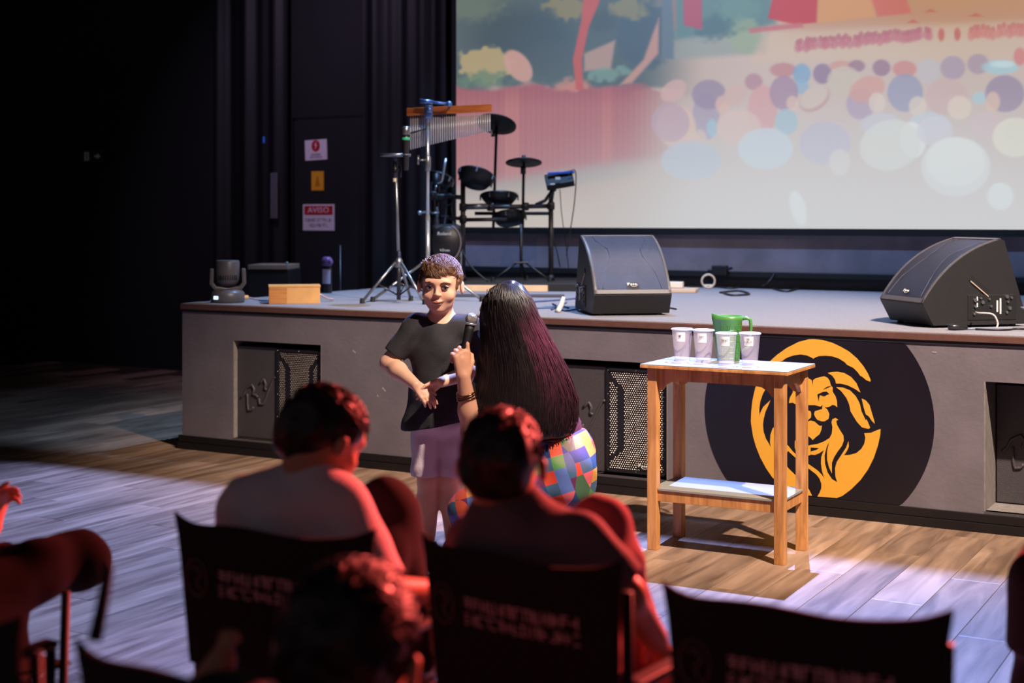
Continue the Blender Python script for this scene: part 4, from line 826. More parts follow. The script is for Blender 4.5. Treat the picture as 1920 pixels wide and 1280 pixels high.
a = att(471, 284, TB-.1); g = MB(wallM(a)); g.sphere((0, 0, 0), .013, 8, 6); tag(g.build('indicator_lamp', mat('white_glow', rgb(230, 225, 220), .4, emit=.7), None, True), 'tiny white point lamp left of the blue indicator', 'lamp')
# ================================================================== unseen stage lamp housings, with shutters added to trim the cool light
def lamp_housing(c, blades, label):
    t = thing('stage_lamp', label, 'stage light', c+Vector((0, 0, .1)), ANG); s_, t_, z_ = st(c)
    for a_, b_ in blades:                          # shutter blades 0.3 m under the lamp, between two depths
        MB(STG).bb((s_-.75, a_, z_-.305), (s_+.75, b_, z_-.295)).build('shutter', M_matteblack, t)
        for dx in (-.09, .09): MB(STG).bar((s_+dx, t_+.2, z_-.05), (s_+dx, (a_+b_)/2, z_-.3), .006).build('shutter_arm', M_matteblack, t)
    MB(STG).bb((s_-.10, t_+.06, z_-.02), (s_+.10, t_+.3, z_+.12), .01).bb((s_-.015, t_+.1, z_+.1), (s_+.015, t_+.13, 7.2)).build('housing', M_matteblack, t)
def edge(c, t_hit, z_hit): t_ = st(c)[1]; return t_+(t_hit-t_)*(.30/(c.z-z_hit))
lamp_housing(COOL, [(edge(COOL, -.805, 0), 2.3), (.1, edge(COOL, -4.2, 0))], 'black ceiling lamp with two wide shutters over the stage')
e_ = edge(DECK, .0, ZS); lamp_housing(DECK, [(.9, e_)], 'black ceiling lamp with one wide shutter over the deck')
# ================================================================== wooden table, cups, jug
p1, p2, p3, p4 = atz(1225, 1029), atz(1463, 1057), atz(1274, 1004), atz(1504, 1031)
cen = (p1+p2+p3+p4)/4; wv = ((p2-p1)+(p4-p3))/2; ta = math.atan2(wv.y, wv.x); TW = wv.length; TD = (((p3-p1)+(p4-p2))/2).length
TMx = frame(cen, ta); tbl = thing('wooden_table', 'narrow tall wooden table with pale top and lower shelf', 'table', cen, ta); LG = .043; TZ = .79
for sx in (-1, 1):
    for sy in (-1, 1):
        MB(TMx).bb((sx*TW/2-LG/2, sy*TD/2-LG/2, 0), (sx*TW/2+LG/2, sy*TD/2+LG/2, TZ-.018), .002).build('leg', M_table, tbl)
MB(TMx).bb((-TW/2-.045, -TD/2-.045, TZ-.017), (TW/2+.045, TD/2+.045, TZ-.004), .002).build('top_edge', M_table, tbl)
MB(TMx).bb((-TW/2-.044, -TD/2-.044, TZ-.004), (TW/2+.044, TD/2+.044, TZ), .001).build('tabletop', M_tabletop, tbl)
def apron(sy):
    x0, x1 = -TW/2+LG/2, TW/2-LG/2; pts = [(x0, TZ-.018), (x0, TZ-.118), (x0+.015, TZ-.112), (x0+.035, TZ-.088), (x0+.06, TZ-.074), (x0+.1, TZ-.070), (x1-.1, TZ-.070), (x1-.06, TZ-.074), (x1-.035, TZ-.088), (x1-.015, TZ-.112), (x1, TZ-.118), (x1, TZ-.018)]
    MB(TMx).prism([(x, sy*(TD/2-.010)-.009, z) for x, z in pts], (0, .018, 0)).build('apron', M_table, tbl)
apron(-1); apron(1)
for sx in (-1, 1):
    y0, y1 = -TD/2+LG/2, TD/2-LG/2; pts = [(y0, TZ-.018), (y0, TZ-.118), (y0+.03, TZ-.085), (y0+.07, TZ-.072), (y1-.07, TZ-.072), (y1-.03, TZ-.085), (y1, TZ-.118), (y1, TZ-.018)]
    MB(TMx).prism([(sx*(TW/2-.004)-.009, y, z) for y, z in pts], (.018, 0, 0)).build('side_apron', M_table, tbl)
SZ = .262
xi, xo, yi, yo = TW/2-LG/2-.001, TW/2+.012, TD/2-LG/2-.001, TD/2+.012
MB(TMx).prism([(x, y, SZ-.008) for x, y in ((-xi, -yo), (xi, -yo), (xi, -yi), (xo, -yi), (xo, yi), (xi, yi), (xi, yo), (-xi, yo), (-xi, yi), (-xo, yi), (-xo, -yi), (-xi, -yi))], (0, 0, .008)).build('shelf', M_tabletop, tbl)
for sy in (-1, 1): MB(TMx).bb((-TW/2+LG/2, sy*(TD/2-.004)-.010, SZ-.055), (TW/2-LG/2, sy*(TD/2-.004)+.010, SZ-.008), .001).build('shelf_rail', M_table, tbl)
for sx in (-1, 1): MB(TMx).bb((sx*(TW/2-.004)-.010, -TD/2+LG/2, SZ-.055), (sx*(TW/2-.004)+.010, TD/2-LG/2, SZ-.008), .001).build('shelf_rail', M_table, tbl)
M_cup = clear_mat('clear_cup', rgb(226, 216, 226), .20, .10); M_rim = clear_mat('cup_rim', rgb(240, 234, 240), .72, .15); M_water = clear_mat('water', rgb(220, 222, 235), .07, .03); M_cbase = clear_mat('cup_base', rgb(240, 232, 236), .45, .2)
def cup(xb, yb, label, words, n_):
    b = atz(xb, yb, TZ); t = thing('plastic_cup', label, 'cup', b, 0, 'labelled clear cups on the wooden table'); sc = b.y/2700
    hgt = 60*sc; rt, rb = 19.3*sc, 14.6*sc
    wl = MB().lathe(b, [(rb-.003, .012), (rb, 0), (rb, .012), (rb+(rt-rb)*.93, hgt*.93), (rt, hgt-.003)], 32).build('wall', M_cup, t, True)
    MB().lathe(b, [(rt-.001, hgt-.005), (rt+.003, hgt-.005), (rt+.004, hgt-.001), (rt+.001, hgt+.002), (rt-.002, hgt)], 32).build('rim', M_rim, t, True)
    MB().lathe(b, [(0, .010), (rb-.001, .010), (rb-.001, .014), (0, .0145)], 28).lathe(b, [(rb+.0004, 0), (rb+.0008, .002), (rb+.0004, .004)], 28).build('bottom', M_cbase, t, True)
    a0 = -math.pi/2-.78; rr_ = rb+(rt-rb)*.72; lb = MB().lathe(b, [(rb+(rt-rb)*.60+.0012, hgt*.62), (rb+(rt-rb)*.92+.0012, hgt*.91)], 8, None, a0, a0+.95).build('label_sticker', M_paper, t)
    r_ = (rb+(rt-rb)*.8+.003); am = a0+.475
    for k in range(words):
        MW = Matrix.Translation(b+Vector((r_*math.cos(am), r_*math.sin(am), hgt*(.79 if words == 1 else .83-.09*k)))) @ Matrix.Rotation(am+math.pi/2, 4, 'Z') @ Matrix.Rotation(R(84), 4, 'X')
        lettering((2, 4, 6, 7)[n_] if k or words == 1 else 2, hgt*.07, 60+n_*3+k, lambda x, y: MW @ Vector((x, y, 0)), M_ink, lb, hgt*((.10, .14, .22, .24)[n_] if k or words == 1 else .08))
cup(1279, 676, 'clear plastic cup with small label, farthest from the lion emblem', 1, 0); cup(1319, 678, 'clear plastic cup next to the cup farthest from the lion emblem', 1, 1)
cup(1362, 684, 'clear plastic cup standing directly before the green jug', 1, 2); cup(1406, 684, 'clear plastic cup with a two-line sticker, beside the jug handle', 2, 3)
jc = atz(1366, 675, TZ); jb_ = jc; jg = thing('plastic_jug', 'green plastic measuring jug behind the row of clear cups', 'jug', jb_); sc = jb_.y/2700
M_green = clear_mat('green_plastic', rgb(72, 128, 58), .95, .35); hJ = 86*sc; rt, rb = 26*sc, 21*sc
vs = []; n = 32; prof = [(rb*.96, 0), (rb, .003), (rt*.98, hJ*.86), (rt*1.02, hJ*.88), (rt*1.03, hJ*.97), (rt*.99, hJ*.97), (rt*.94, hJ*.8), (rb*.9, .006)]
for (r, z) in prof:
    for k in range(n):
        a = 2*math.pi*k/n; q = max(0, math.cos(a-R(192)))**8; rim = z > hJ*.75; vs.append(jb_+Vector((r*math.cos(a)*(1+(.22*q if rim else 0)), r*math.sin(a), z+(.06*hJ*q if z > hJ*.9 else 0))))
jm = MB().add(vs, [(i*n+k, i*n+(k+1) % n, (i+1)*n+(k+1) % n, (i+1)*n+k) for i in range(len(prof)-1) for k in range(n)]+[tuple(range(n))]); jm.build('body', M_green, jg, True)
jh = jb_+Vector((rt, -.0, 0)); MB().tube([jh+Vector((-.004, 0, hJ*.90)), jh+Vector((.018, -.004, hJ*.92)), jh+Vector((.034, -.006, hJ*.88)), jh+Vector((.037, -.006, hJ*.70)), jh+Vector((.026, -.005, hJ*.30)), jh+Vector((-.006, 0, hJ*.2))], [.007, .008, .008, .007, .007, .006], 10).build('handle', M_green, jg, True)
rb_ = MB()
for j in range(6):
    for k in range(3):
        a = R(-90-38+k*34); r = rb+(rt-rb)*(.10+.14*j)+.0008; z = hJ*(.06+.122*j); pa = [jb_+Vector((r*math.cos(a+o_), r*math.sin(a+o_), z+dz)) for o_, dz in ((0, 0), (.46, 0), (.46, hJ*.095), (0, hJ*.095), (0, 0))]; rb_.tube(pa, .0016, 5)
rb_.build('raised_scale', M_green, jg)
# ================================================================== PEOPLE
def skin_mat(name, col):
    m = mat(name, col, .5, var=.05, scale=30, spec=.35); b = m.node_tree.nodes['Principled BSDF']; b.inputs['Subsurface Weight'].default_value = .12; b.inputs['Subsurface Radius'].default_value = (.01, .004, .002); b.inputs['Subsurface Scale'].default_value = .5; return m
M_skin = skin_mat('skin', rgb(226, 174, 146)); M_skin2 = skin_mat('skin_tan', rgb(204, 148, 118))
M_hairb = mat('brown_hair', rgb(104, 70, 46), .5, var=.45, scale=60); M_hairw = mat('dark_brown_hair', rgb(24, 15, 16), .36, var=.4, scale=50); M_hairk = mat('black_hair', rgb(40, 30, 28), .4, var=.3, scale=60)
M_tee = mat('black_tee', rgb(34, 32, 37), .85, bump=.25, bscale=260); M_dtee = mat('deep_black_shirt', rgb(22, 20, 23), .85)
M_shorts = mat('lilac_shorts', rgb(206, 188, 196), .85, bump=.2, bscale=200)
M_gtee = mat('grey_white_tee', rgb(226, 216, 222), .85, bump=.2, bscale=160); M_dpants = mat('charcoal_trousers', rgb(36, 32, 37), .95, spec=.2); M_rpants = mat('dusky_red_trousers', rgb(150, 92, 98), .85); M_shoe = mat('white_shoe', rgb(214, 200, 206), .6)
def vv(p): return np.array([p[0], p[1], p[2]], float)
def headframe(fwd, roll=0.):
    f = Vector(fwd).normalized(); r = f.cross(Vector((0, 0, 1))).normalized(); u = r.cross(f)
    if roll: q = Matrix.Rotation(roll, 3, f); r = q @ r; u = q @ u
    return np.array([[r[i], f[i], u[i]] for i in range(3)])         # columns: right, forward, up
def add_head(f, C, A, h, face=True, ears=True):
    q = lambda x, y, z: vv(C)+A@np.array([x, y, z])*h
    f.ell(q(0, -.05, .12), np.array([.355, .45, .37])*h, A, .03*h)
    f.ell(q(0, .10, -.12), np.array([.300, .30, .36])*h, A, .10*h)
    f.ell(q(0, .14, -.30), np.array([.22, .22, .19])*h, A, .10*h)
    f.ell(q(0, .29, -.41), np.array([.09, .07, .065])*h, A, .09*h)
    if face:
        f.ell(q(0, .33, .10), np.array([.24, .08, .06])*h, A, .08*h)
        for s in (-1, 1):
            f.ell(q(s*.18, .28, -.15), np.array([.115, .095, .10])*h, A, .08*h)
            f.ell(q(s*.145, .445, .015), np.array([.075, .05, .042])*h, A, .05*h, sub=True)
            f.ell(q(s*.045, .425, -.125), np.array([.030, .030, .024])*h, A, .03*h)
        f.rc(q(0, .39, .04), q(0, .455, -.105), .024*h, .038*h, .045*h)
        f.ell(q(0, .405, -.245), np.array([.105, .035, .022])*h, A, .02*h)
        f.ell(q(0, .400, -.290), np.array([.085, .035, .026])*h, A, .02*h)
        f.rc(q(-.14, .42, -.250), q(.14, .42, -.250), .009*h, .009*h, .01*h, sub=True)
    if ears:
        for s in (-1, 1):
            e = headframe(A@np.array([s*.35, 1, 0])); f.ell(q(s*.405, -.01, -.05), np.array([.042, .080, .125])*h, A, .02*h); f.ell(q(s*.45, .03, -.03), np.array([.025, .045, .075])*h, A, .015*h, sub=True)
def hand(f, W, d, n, u, Lh, curl=(25, 25, 25, 25), tcurl=20, spread=1., idx=None):
    W = vv(W); d = unit(d); n = np.array(n, float); n = unit(n-d*(n@d)); u_ = np.cross(d, n); u_ = u_ if u_@np.array(u, float) > 0 else -u_; u = u_; k = .035*Lh
    offs = (.16, .055, -.05, -.15); ln = (.40, .45, .41, .32)
    for i in range(4):
        K = W+d*Lh*(.50, .52, .49, .44)[i]+u*offs[i]*Lh; f.rc(W+u*offs[i]*.55*Lh+d*.06*Lh, K, .082*Lh, .066*Lh, .06*Lh)
        a = 0.; p = K; cu = curl[i]; c3 = cu if isinstance(cu, (list, tuple)) else (cu, cu, cu*.7)
        for j, fr_ in enumerate((.45, .31, .24)):
            a += R(c3[j]); dd = d*math.cos(a)+n*math.sin(a)+u*offs[i]*.35*spread; dd = unit(dd); q = p+dd*ln[i]*Lh*fr_; f.rc(p, q, (.056, .052, .047)[j]*Lh, (.052, .047, .040)[j]*Lh, k*.5); p = q
    f.rc(W+d*.05*Lh, W+d*.36*Lh, .095*Lh, .09*Lh, .06*Lh)
    t0 = W+d*.10*Lh+u*.12*Lh; t1 = W+d*.30*Lh+u*.27*Lh+n*.06*Lh; b = R(tcurl); t2 = t1+(d*math.cos(b)+u*.35+n*math.sin(b))*.17*Lh; t3 = t2+(d*math.cos(b*1.6)+u*.1+n*math.sin(b*1.6))*.14*Lh
    f.rc(t0, t1, .085*Lh, .062*Lh, .05*Lh); f.rc(t1, t2, .060*Lh, .054*Lh, k*.5); f.rc(t2, t3, .054*Lh, .042*Lh, k*.5)
def strands(name, m, parent, paths, r0, r1, n=5):
    mb = MB()
    for p in paths: k = len(p); mb.tube(p, [r0+(r1-r0)*abs(2*(i/(k-1))-.7)/1.3 if i else r0*.5 for i in range(k)], n, False)
    return mb.build(name, m, parent, True, fix=False)
def scalp_paths(C, A, h, n, ln, seed, lift=.02, up_min=-.1, front=.25, swirl=.5, sweep=(0, 0, 0), thick=1.06):
    rg = np.random.RandomState(seed); rad = np.array([.37, .465, .40])*h*thick; c0 = vv(C)+A@np.array([0, -.05, .12])*h; out = []
    while len(out) < n:
        v = unit(rg.normal(size=3))
        if v[2] < up_min: continue
        if v[1] > .35 and v[2] < front: continue
        p = v*rad; tng = np.array([v[0]*.3+sweep[0], .9+sweep[1], -.25+sweep[2]])+rg.normal(size=3)*swirl; tng = tng-v*(tng@v)
        if v[2] < .25: tng = np.array([0, .0, -1.])+rg.normal(size=3)*swirl*.4-v*0
        tng = tng-v*(tng@v); tng = unit(tng); L_ = ln*rg.uniform(.6, 1.2); pts = []
        for s in (0, .33, .66, 1.):
            q = p+tng*L_*s; q2 = unit(q/rad)*rad; q = q2*(1+lift*math.sin(s*math.pi*.8)+.02*s*rg.uniform(0, 1)); pts.append(Vector(c0+A@q))
        out.append(pts)
    return out
def eyes(parent, C, A, h, iris):
    q = lambda x, y, z: Vector(vv(C)+A@np.array([x, y, z])*h)
    RA = Matrix([list(r) for r in A])
    for s in (-1, 1):
        e = MB().sphere(q(s*.145, .355, .008), .058*h, 16, 12).build('eye', mat('eye_white', rgb(206, 192, 186), .2), parent, True)
        MB().sphere(q(s*.145-.004, .398, .006), (.030*h, .018*h, .030*h), 12, 8, RA).build('iris', mat('iris', iris, .15), e, True)
        MB().tube([q(s*.075, .405, .022), q(s*.145, .428, .046), q(s*.215, .385, .018)], [.006*h, .015*h, .007*h], 6).build('eyelid', M_hairk, e, True)
        MB().tube([q(s*.065, .425, .088), q(s*.14, .420, .112), q(s*.235, .355, .085)], [.010*h, .018*h, .007*h], 6).build('eyebrow', M_hairb, parent, True)
# ------------------------------------------------------------------ the boy
BY = 5.95
def b(x, y, dy=0.): return P(x, y, BY+dy)
g0 = b(826, 1048); boy = thing('person', 'boy in black t-shirt and pale shorts standing with clasped hands', 'person', (g0.x, BY, 0))
f = Field(.003)
hC = b(826, 533, -.01); hA = headframe((-.10, -1, -.13), R(-2)); hh = .222
add_head(f, hC, hA, hh)
f.rc(vv(b(828, 560, .02)), vv(b(827, 612, .035)), .046, .052, .03)
f.ell(vv(b(826, 655, .03)), (.105, .075, .13), None, .04); f.ell(vv(b(824, 735, .03)), (.10, .075, .12), None, .05); f.ell(vv(b(824, 795, .03)), (.100, .075, .07), None, .04)
f.rc(vv(b(782, 612, .03)), vv(b(878, 612, .03)), .042, .042, .04)
sR, eR, wR = b(778, 612, .02), b(729, 680, .0), b(780, 722, -.155); sL, eL, wL = b(880, 612, .02), b(908, 688, .0), b(828, 716, -.16)
f.chain([vv(sR), vv(eR)], [.040, .034], .02); f.chain([vv(eR), vv(Vector(eR).lerp(wR, .35)), vv(wR)], [.033, .035, .022], .02)
f.chain([vv(sL), vv(eL)], [.040, .034], .02); f.chain([vv(eL), vv(Vector(eL).lerp(wL, .35)), vv(wL)], [.033, .035, .022], .02)
hand(f, wR, (.60, -.22, -.62), (-.25, .75, -.45), (.6, .2, .7), .128, ((10, 22, 14), (12, 24, 14), (12, 26, 16), (16, 28, 18)), 10, 1.2)
hand(f, wL+Vector((.0, .03, 0)), (-.82, -.02, -.55), (.2, -.6, -.5), (-.3, .2, .9), .128, (6, 8, 10, 12), 8, 1.6)
for hx, kx, ax_ in ((803, 803, 803), (847, 847, 849)):
    f.chain([vv(b(hx, 805, .03)), vv(b(kx, 900, .02)), vv(b(kx-1, 940, .035)), vv(b(ax_, 1022, .03))], [.052, .043, .046, .028], .02)
    f.rc(vv(b(ax_, 1030, .03)), vv(b(ax_-2, 1040, -.09)), .03, .028, .02)
solid('body', f, M_skin, boy)
eyes(boy, hC, hA, hh, rgb(52, 34, 26))
q = lambda x, y, z: Vector(vv(hC)+hA@np.array([x, y, z])*hh)
MB().tube([q(-.145, .385, -.215), q(-.07, .428, -.252), q(0, .440, -.262), q(.07, .428, -.252), q(.145, .385, -.215)], [.003*hh, .012*hh, .015*hh, .012*hh, .003*hh], 6).build('mouth', mat('lip', rgb(158, 84, 76), .45), boy, True)
f = Field(.003)
cr = lambda x, y, z: vv(hC)+hA@np.array([x, y, z])*hh
f.ell(cr(0, -.07, .15), np.array([.372, .462, .40])*hh, hA, .01)
f.ell(cr(-.05, .60, -.05), np.array([.34, .50, .37])*hh, hA, .03, sub=True); f.ell(cr(0, .15, -.40), np.array([.6, .62, .42])*hh, hA, .02, sub=True)
for s in (-1, 1): f.ell(cr(s*.42, -.0, -.06), np.array([.12, .13, .17])*hh, hA, .02, sub=True); f.rc(cr(s*.335, .12, .10), cr(s*.330, .15, -.03), .022*hh, .012*hh, .02)
f.wrinkle(.0025, 150, 4)
hr = solid('hair', f, M_hairb, boy)
pa = scalp_paths(hC, hA, hh, 1500, .030, 3, .075, .05, .66, .45, (-.6, .1, .1), 1.035)
strands('hair_strands', M_hairb, hr, pa, .0017, .0005, 4)
fr_p = []
rg = np.random.RandomState(9)
for i in range(260):                               # short fringe brushed to one side
    x = rg.uniform(-.30, .30); z0_ = .46-.6*x*x+rg.uniform(-.05, .05); ys = lambda a, c: -.07+.462*math.sqrt(max(.02, 1-(a/.372)**2-((c-.15)/.40)**2))+.012
    zt_ = max(.14 if x > 0 else .16-.35*x, z0_-.16-rg.uniform(0, .07)-(.06 if x > 0 else 0)); fr_p.append([q(x+.08-.16*u_, ys(min(max(x+.08-.16*u_, -.33), .33), z0_+(zt_-z0_)*u_)+.012*math.sin(u_*3), z0_+(zt_-z0_)*u_) for u_ in (0, .33, .66, 1)])
strands('fringe', M_hairb, hr, fr_p, .0024, .0006, 4)
f = Field(.004)                                    # T-shirt
f.ell(vv(b(826, 660, .03)), (.125, .098, .145), None, .04); f.ell(vv(b(822, 740, .03)), (.126, .104, .15), None, .06); f.ell(vv(b(816, 800, .03)), (.142, .115, .12), None, .06)
f.rc(vv(b(783, 614, .03)), vv(b(876, 614, .03)), .052, .052, .05)
for s_, e_ in ((sR, eR), (sL, eL)):
    d_ = (Vector(e_)-Vector(s_)).normalized(); cp = Vector(s_).lerp(e_, .78); f.rc(vv(s_), vv(Vector(s_).lerp(e_, 1.05)), .050, .050, .03, cut=(vv(cp), vv(d_)))
    cut2 = Vector(s_).lerp(e_, .80)
f.plane(vv(b(815, 797, 0)), (.18, 0, -1)); f.wrinkle(.0035, 42, 6)
f.ell(vv(b(827, 577, -.03)), (.064, .11, .066), None, .010, sub=True)
ts = solid('t_shirt', f, M_tee, boy)
f = Field(.004)                                    # shorts
hem = b(820, 893)
for x0, x1 in ((802, 796), (848, 852)): f.rc(vv(b(x0, 800, .03)), vv(b(x1, 915, .02)), .072, .056, .004, cut=(vv(hem), (0, 0, -1)))
f.ell(vv(b(824, 790, .03)), (.122, .098, .07), None, .02); f.wrinkle(.003, 50, 2)
sh = solid('shorts', f, M_shorts, boy)
for x in (802, 848): sho = Field(.005); sho.rc((b(x, 0).x, BY+.03, .04), (b(x-2, 0).x, BY-.12, .032), .042, .036, .02); sho.plane((0, 0, .001), (0, 0, -1)); solid('shoe', sho, M_black, boy)

# ------------------------------------------------------------------ the woman
WY_ = 5.72
def wq(x, y, dy=0.): return P(x, y, WY_+dy)
wo = thing('person', 'woman with long dark hair kneeling in patchwork trousers, finger raised', 'person', (wq(1000, 900).x, WY_, 0))
f = Field(.004); wC = wq(945, 588, .03); wA = headframe((-.93, .36, -.08)); wh = .225
add_head(f, wC, wA, wh)
f.rc(vv(wq(958, 610, .03)), vv(wq(968, 668, .03)), .05, .055, .03)
f.ell(vv(wq(978, 725, .04)), (.15, .11, .15), None, .05); f.ell(vv(wq(1015, 805, .04)), (.13, .11, .13), None, .06)
ws, we, ww = wq(925, 680, -.02), wq(884, 812, -.10), wq(869, 706, -.14)
f.rc(vv(ws), vv(wq(1015, 680, .13)), .05, .05, .04)
f.chain([vv(ws), vv(we)], [.048, .040], .02); f.chain([vv(we), vv(Vector(we).lerp(ww, .4)), vv(ww)], [.040, .038, .026], .02)
ws2, we2, ww2 = wq(1015, 680, .14), wq(1018, 802, .20), wq(968, 862, .13)
f.chain([vv(ws2), vv(we2), vv(ww2)], [.048, .038, .026], .02)
hand(f, ww, (-.10, .06, 1), (-.45, .80, .0), (.9, .4, 0), .180, ((0, 4, 2), (62, 80, 50), (66, 84, 50), (68, 84, 50)), 42, .5)
hand(f, ww2, (-1, 0, -.35), (0, -.1, -1), (0, -1, 0), .16, (6, 8, 10, 10), 8)
solid('body', f, M_skin2, wo)
f = Field(.005)                                    # black blouse
f.ell(vv(wq(978, 725, .04)), (.165, .125, .16), None, .05); f.ell(vv(wq(1020, 805, .04)), (.150, .125, .13), None, .06); f.rc(vv(ws), vv(wq(1015, 680, .13)), .06, .06, .04)
f.rc(vv(ws), vv(Vector(ws).lerp(we, .62)), .058, .056, .03); f.rc(vv(ws2), vv(Vector(ws2).lerp(we2, .6)), .06, .055, .03); f.wrinkle(.004, 40, 1); f.plane(vv(wq(1040, 835)), (.2, 0, -1))
solid('blouse', f, M_dtee, wo)
# patchwork trousers
mp = bpy.data.materials.new('patchwork'); mp.use_nodes = True; nt = mp.node_tree; pb = nt.nodes['Principled BSDF']; pb.inputs['Roughness'].default_value = .8
tcn = nt.nodes.new('ShaderNodeTexCoord'); mpg = nt.nodes.new('ShaderNodeMapping'); mpg.inputs['Rotation'].default_value = (.15, .30, .35); mpg.inputs['Scale'].default_value = (21, 10, 21)
fl = nt.nodes.new('ShaderNodeVectorMath'); fl.operation = 'FLOOR'; wn_ = nt.nodes.new('ShaderNodeTexWhiteNoise'); wn_.noise_dimensions = '3D'; crp = nt.nodes.new('ShaderNodeValToRGB'); crp.color_ramp.interpolation = 'CONSTANT'
cols = [rgb(22, 44, 96), rgb(206, 62, 34), rgb(214, 138, 76), rgb(78, 134, 70), rgb(212, 92, 96), rgb(84, 106, 168), rgb(96, 30, 76), rgb(204, 146, 48), rgb(30, 66, 108), rgb(196, 76, 48), rgb(60, 92, 120), rgb(222, 120, 104), rgb(64, 96, 62)]
el = crp.color_ramp.elements
while len(el) < len(cols): el.new(.5)
for i, c_ in enumerate(cols): el[i].position = i/len(cols); el[i].color = c_
nt.links.new(tcn.outputs['Object'], mpg.inputs[0]); nt.links.new(mpg.outputs[0], fl.inputs[0]); nt.links.new(fl.outputs[0], wn_.inputs['Vector']); nt.links.new(wn_.outputs['Value'], crp.inputs[0]); nt.links.new(crp.outputs[0], pb.inputs['Base Color'])
f = Field(.005)
f.ell(vv(wq(1062, 882, -.02)), (.122, .17, .172), None, .05); f.ell(vv(wq(1048, 840, .03)), (.135, .14, .085), None, .05); f.ell(vv(wq(1050, 905, .14)), (.12, .13, .14), None, .05)
for dy, kx, ky in ((-.09, 878, 956), (.15, 895, 950)):
    f.chain([vv(wq(1045, 905, dy)), vv(wq(kx, ky, dy-.04))], [.105, .078], .04)
    kn = wq(kx, ky, dy-.04); an = wq(1055, 1040, dy); f.chain([vv(kn), (kn.x+.01, kn.y, .085), vv(an)], [.072, .066, .055], .04)
f.plane(vv(wq(1045, 815)), (-.2, 0, 1)); f.plane((0, 0, .015), (0, 0, -1)); f.wrinkle(.005, 34, 5)
tp = solid('patchwork_trousers', f, mp, wo)
for dy in (-.09, .15): f = Field(.006); p = wq(1075, 1044, dy); f.rc(vv(p), (p.x+.12, p.y, .045), .04, .035, .02); f.plane((0, 0, .002), (0, 0, -1)); solid('foot', f, M_skin2, wo)
# her long hair
LE = [(530, 940), (542, 914), (587, 904), (644, 905), (700, 901), (740, 890), (770, 878), (812, 880)]
RE = [(530, 962), (554, 990), (587, 1006), (636, 1032), (689, 1060), (752, 1083), (801, 1080), (812, 1074)]
xl = lambda y: np.interp(y, [a for a, _ in LE], [c for _, c in LE]); xr = lambda y: np.interp(y, [a for a, _ in RE], [c for _, c in RE])
f = Field(.005)
f.ell(vv(wC)+wA@np.array([0, -.09, .13])*wh, np.array([.38, .40, .40])*wh, wA, .03)
f.ell(vv(wq(956, 577, .0)), (.090, .100, .095), None, .04)
prev = None
for y in range(590, 812, 22):
    xc = (xl(y)+xr(y))/2; hw_ = (xr(y)-xl(y))/2*WY_/F; f.ell(vv(wq(xc, y, -.035-.04*(y-590)/220)), (hw_-.016, .092, .055), None, .05)
f.ell(vv(wC)+wA@np.array([0, .55, -.15])*wh, np.array([.36, .42, .42])*wh, wA, .03, sub=True)
f.wrinkle(.004, 60, 3); f.plane(vv(wq(985, 816)), (.06, 0, -1))
wh_ = solid('long_hair', f, M_hairw, wo, 2)
rg = np.random.RandomState(21); pth = []
for i in range(1500):
    u = rg.uniform(-1, 1); u = math.copysign(abs(u)**.8, u); y1_ = rg.uniform(760, 822); y0_ = rg.uniform(530, 640) if rg.rand() < .6 else 532; pts = []; wob = rg.uniform(0, 6); am_ = rg.uniform(1, 5)
    for j in range(10):
        y = y0_+(y1_-y0_)*j/9; xc = (xl(y)+xr(y))/2; hw_ = (xr(y)-xl(y))/2*1.01; uu = u*(1-.02*j*0); x = xc+uu*hw_+am_*math.sin(wob+y*.03); dpt = .115*math.sqrt(max(0, 1-uu*uu)) if y > 560 else .10*math.sqrt(max(0, 1-uu*uu))*(.55+.45*(y-528)/32)
        pts.append(wq(x, y, -.035-.04*max(0, y-590)/220-dpt))
    pth.append(pts)
strands('hair_strands', M_hairw, wh_, pth, .0030, .0012, 4)
for k, (yy, rr_) in enumerate(((735, .036), (741, .037), (747, .0375))):
    cc = Vector(we).lerp(ww, (812-yy)/(812-706)); ax_ = (Vector(ww)-Vector(we)).normalized(); Rm = ax_.to_track_quat('Z', 'Y').to_matrix(); MB().tube([cc+Rm @ Vector((rr_*math.cos(a), rr_*math.sin(a), .006*math.sin(a+k))) for a in [2*math.pi*j/24 for j in range(25)]], .0028, 6).build('bracelet', mat('bronze', rgb(120, 84, 60), .3, .9), wo, True)
rgp = Vector(ww)+Vector((-.035, -.03, .10)); 
# the microphone she speaks into
ma, mb_ = wq(884, 598, -.10), wq(864, 690, -.12); ax_ = (mb_-ma).normalized(); hmc = thing('handheld_microphone', 'black handheld microphone with grey grille at the woman\'s mouth', 'microphone', mb_)
MB().tube([ma+ax_*.022, ma+ax_*.045, ma+ax_*.12, mb_], [.019, .0185, .015, .012], 16).build('handle', M_matteblack, hmc, True)
MB().sphere(ma, .0245, 18, 14).build('grille', mat('mic_mesh', rgb(150, 144, 142), .35, .7, bump=.6, bscale=500), hmc, True)
MB().tube([ma+ax_*.016, ma+ax_*.024], [.0245, .0225], 18).build('collar', M_chrome, hmc, True)

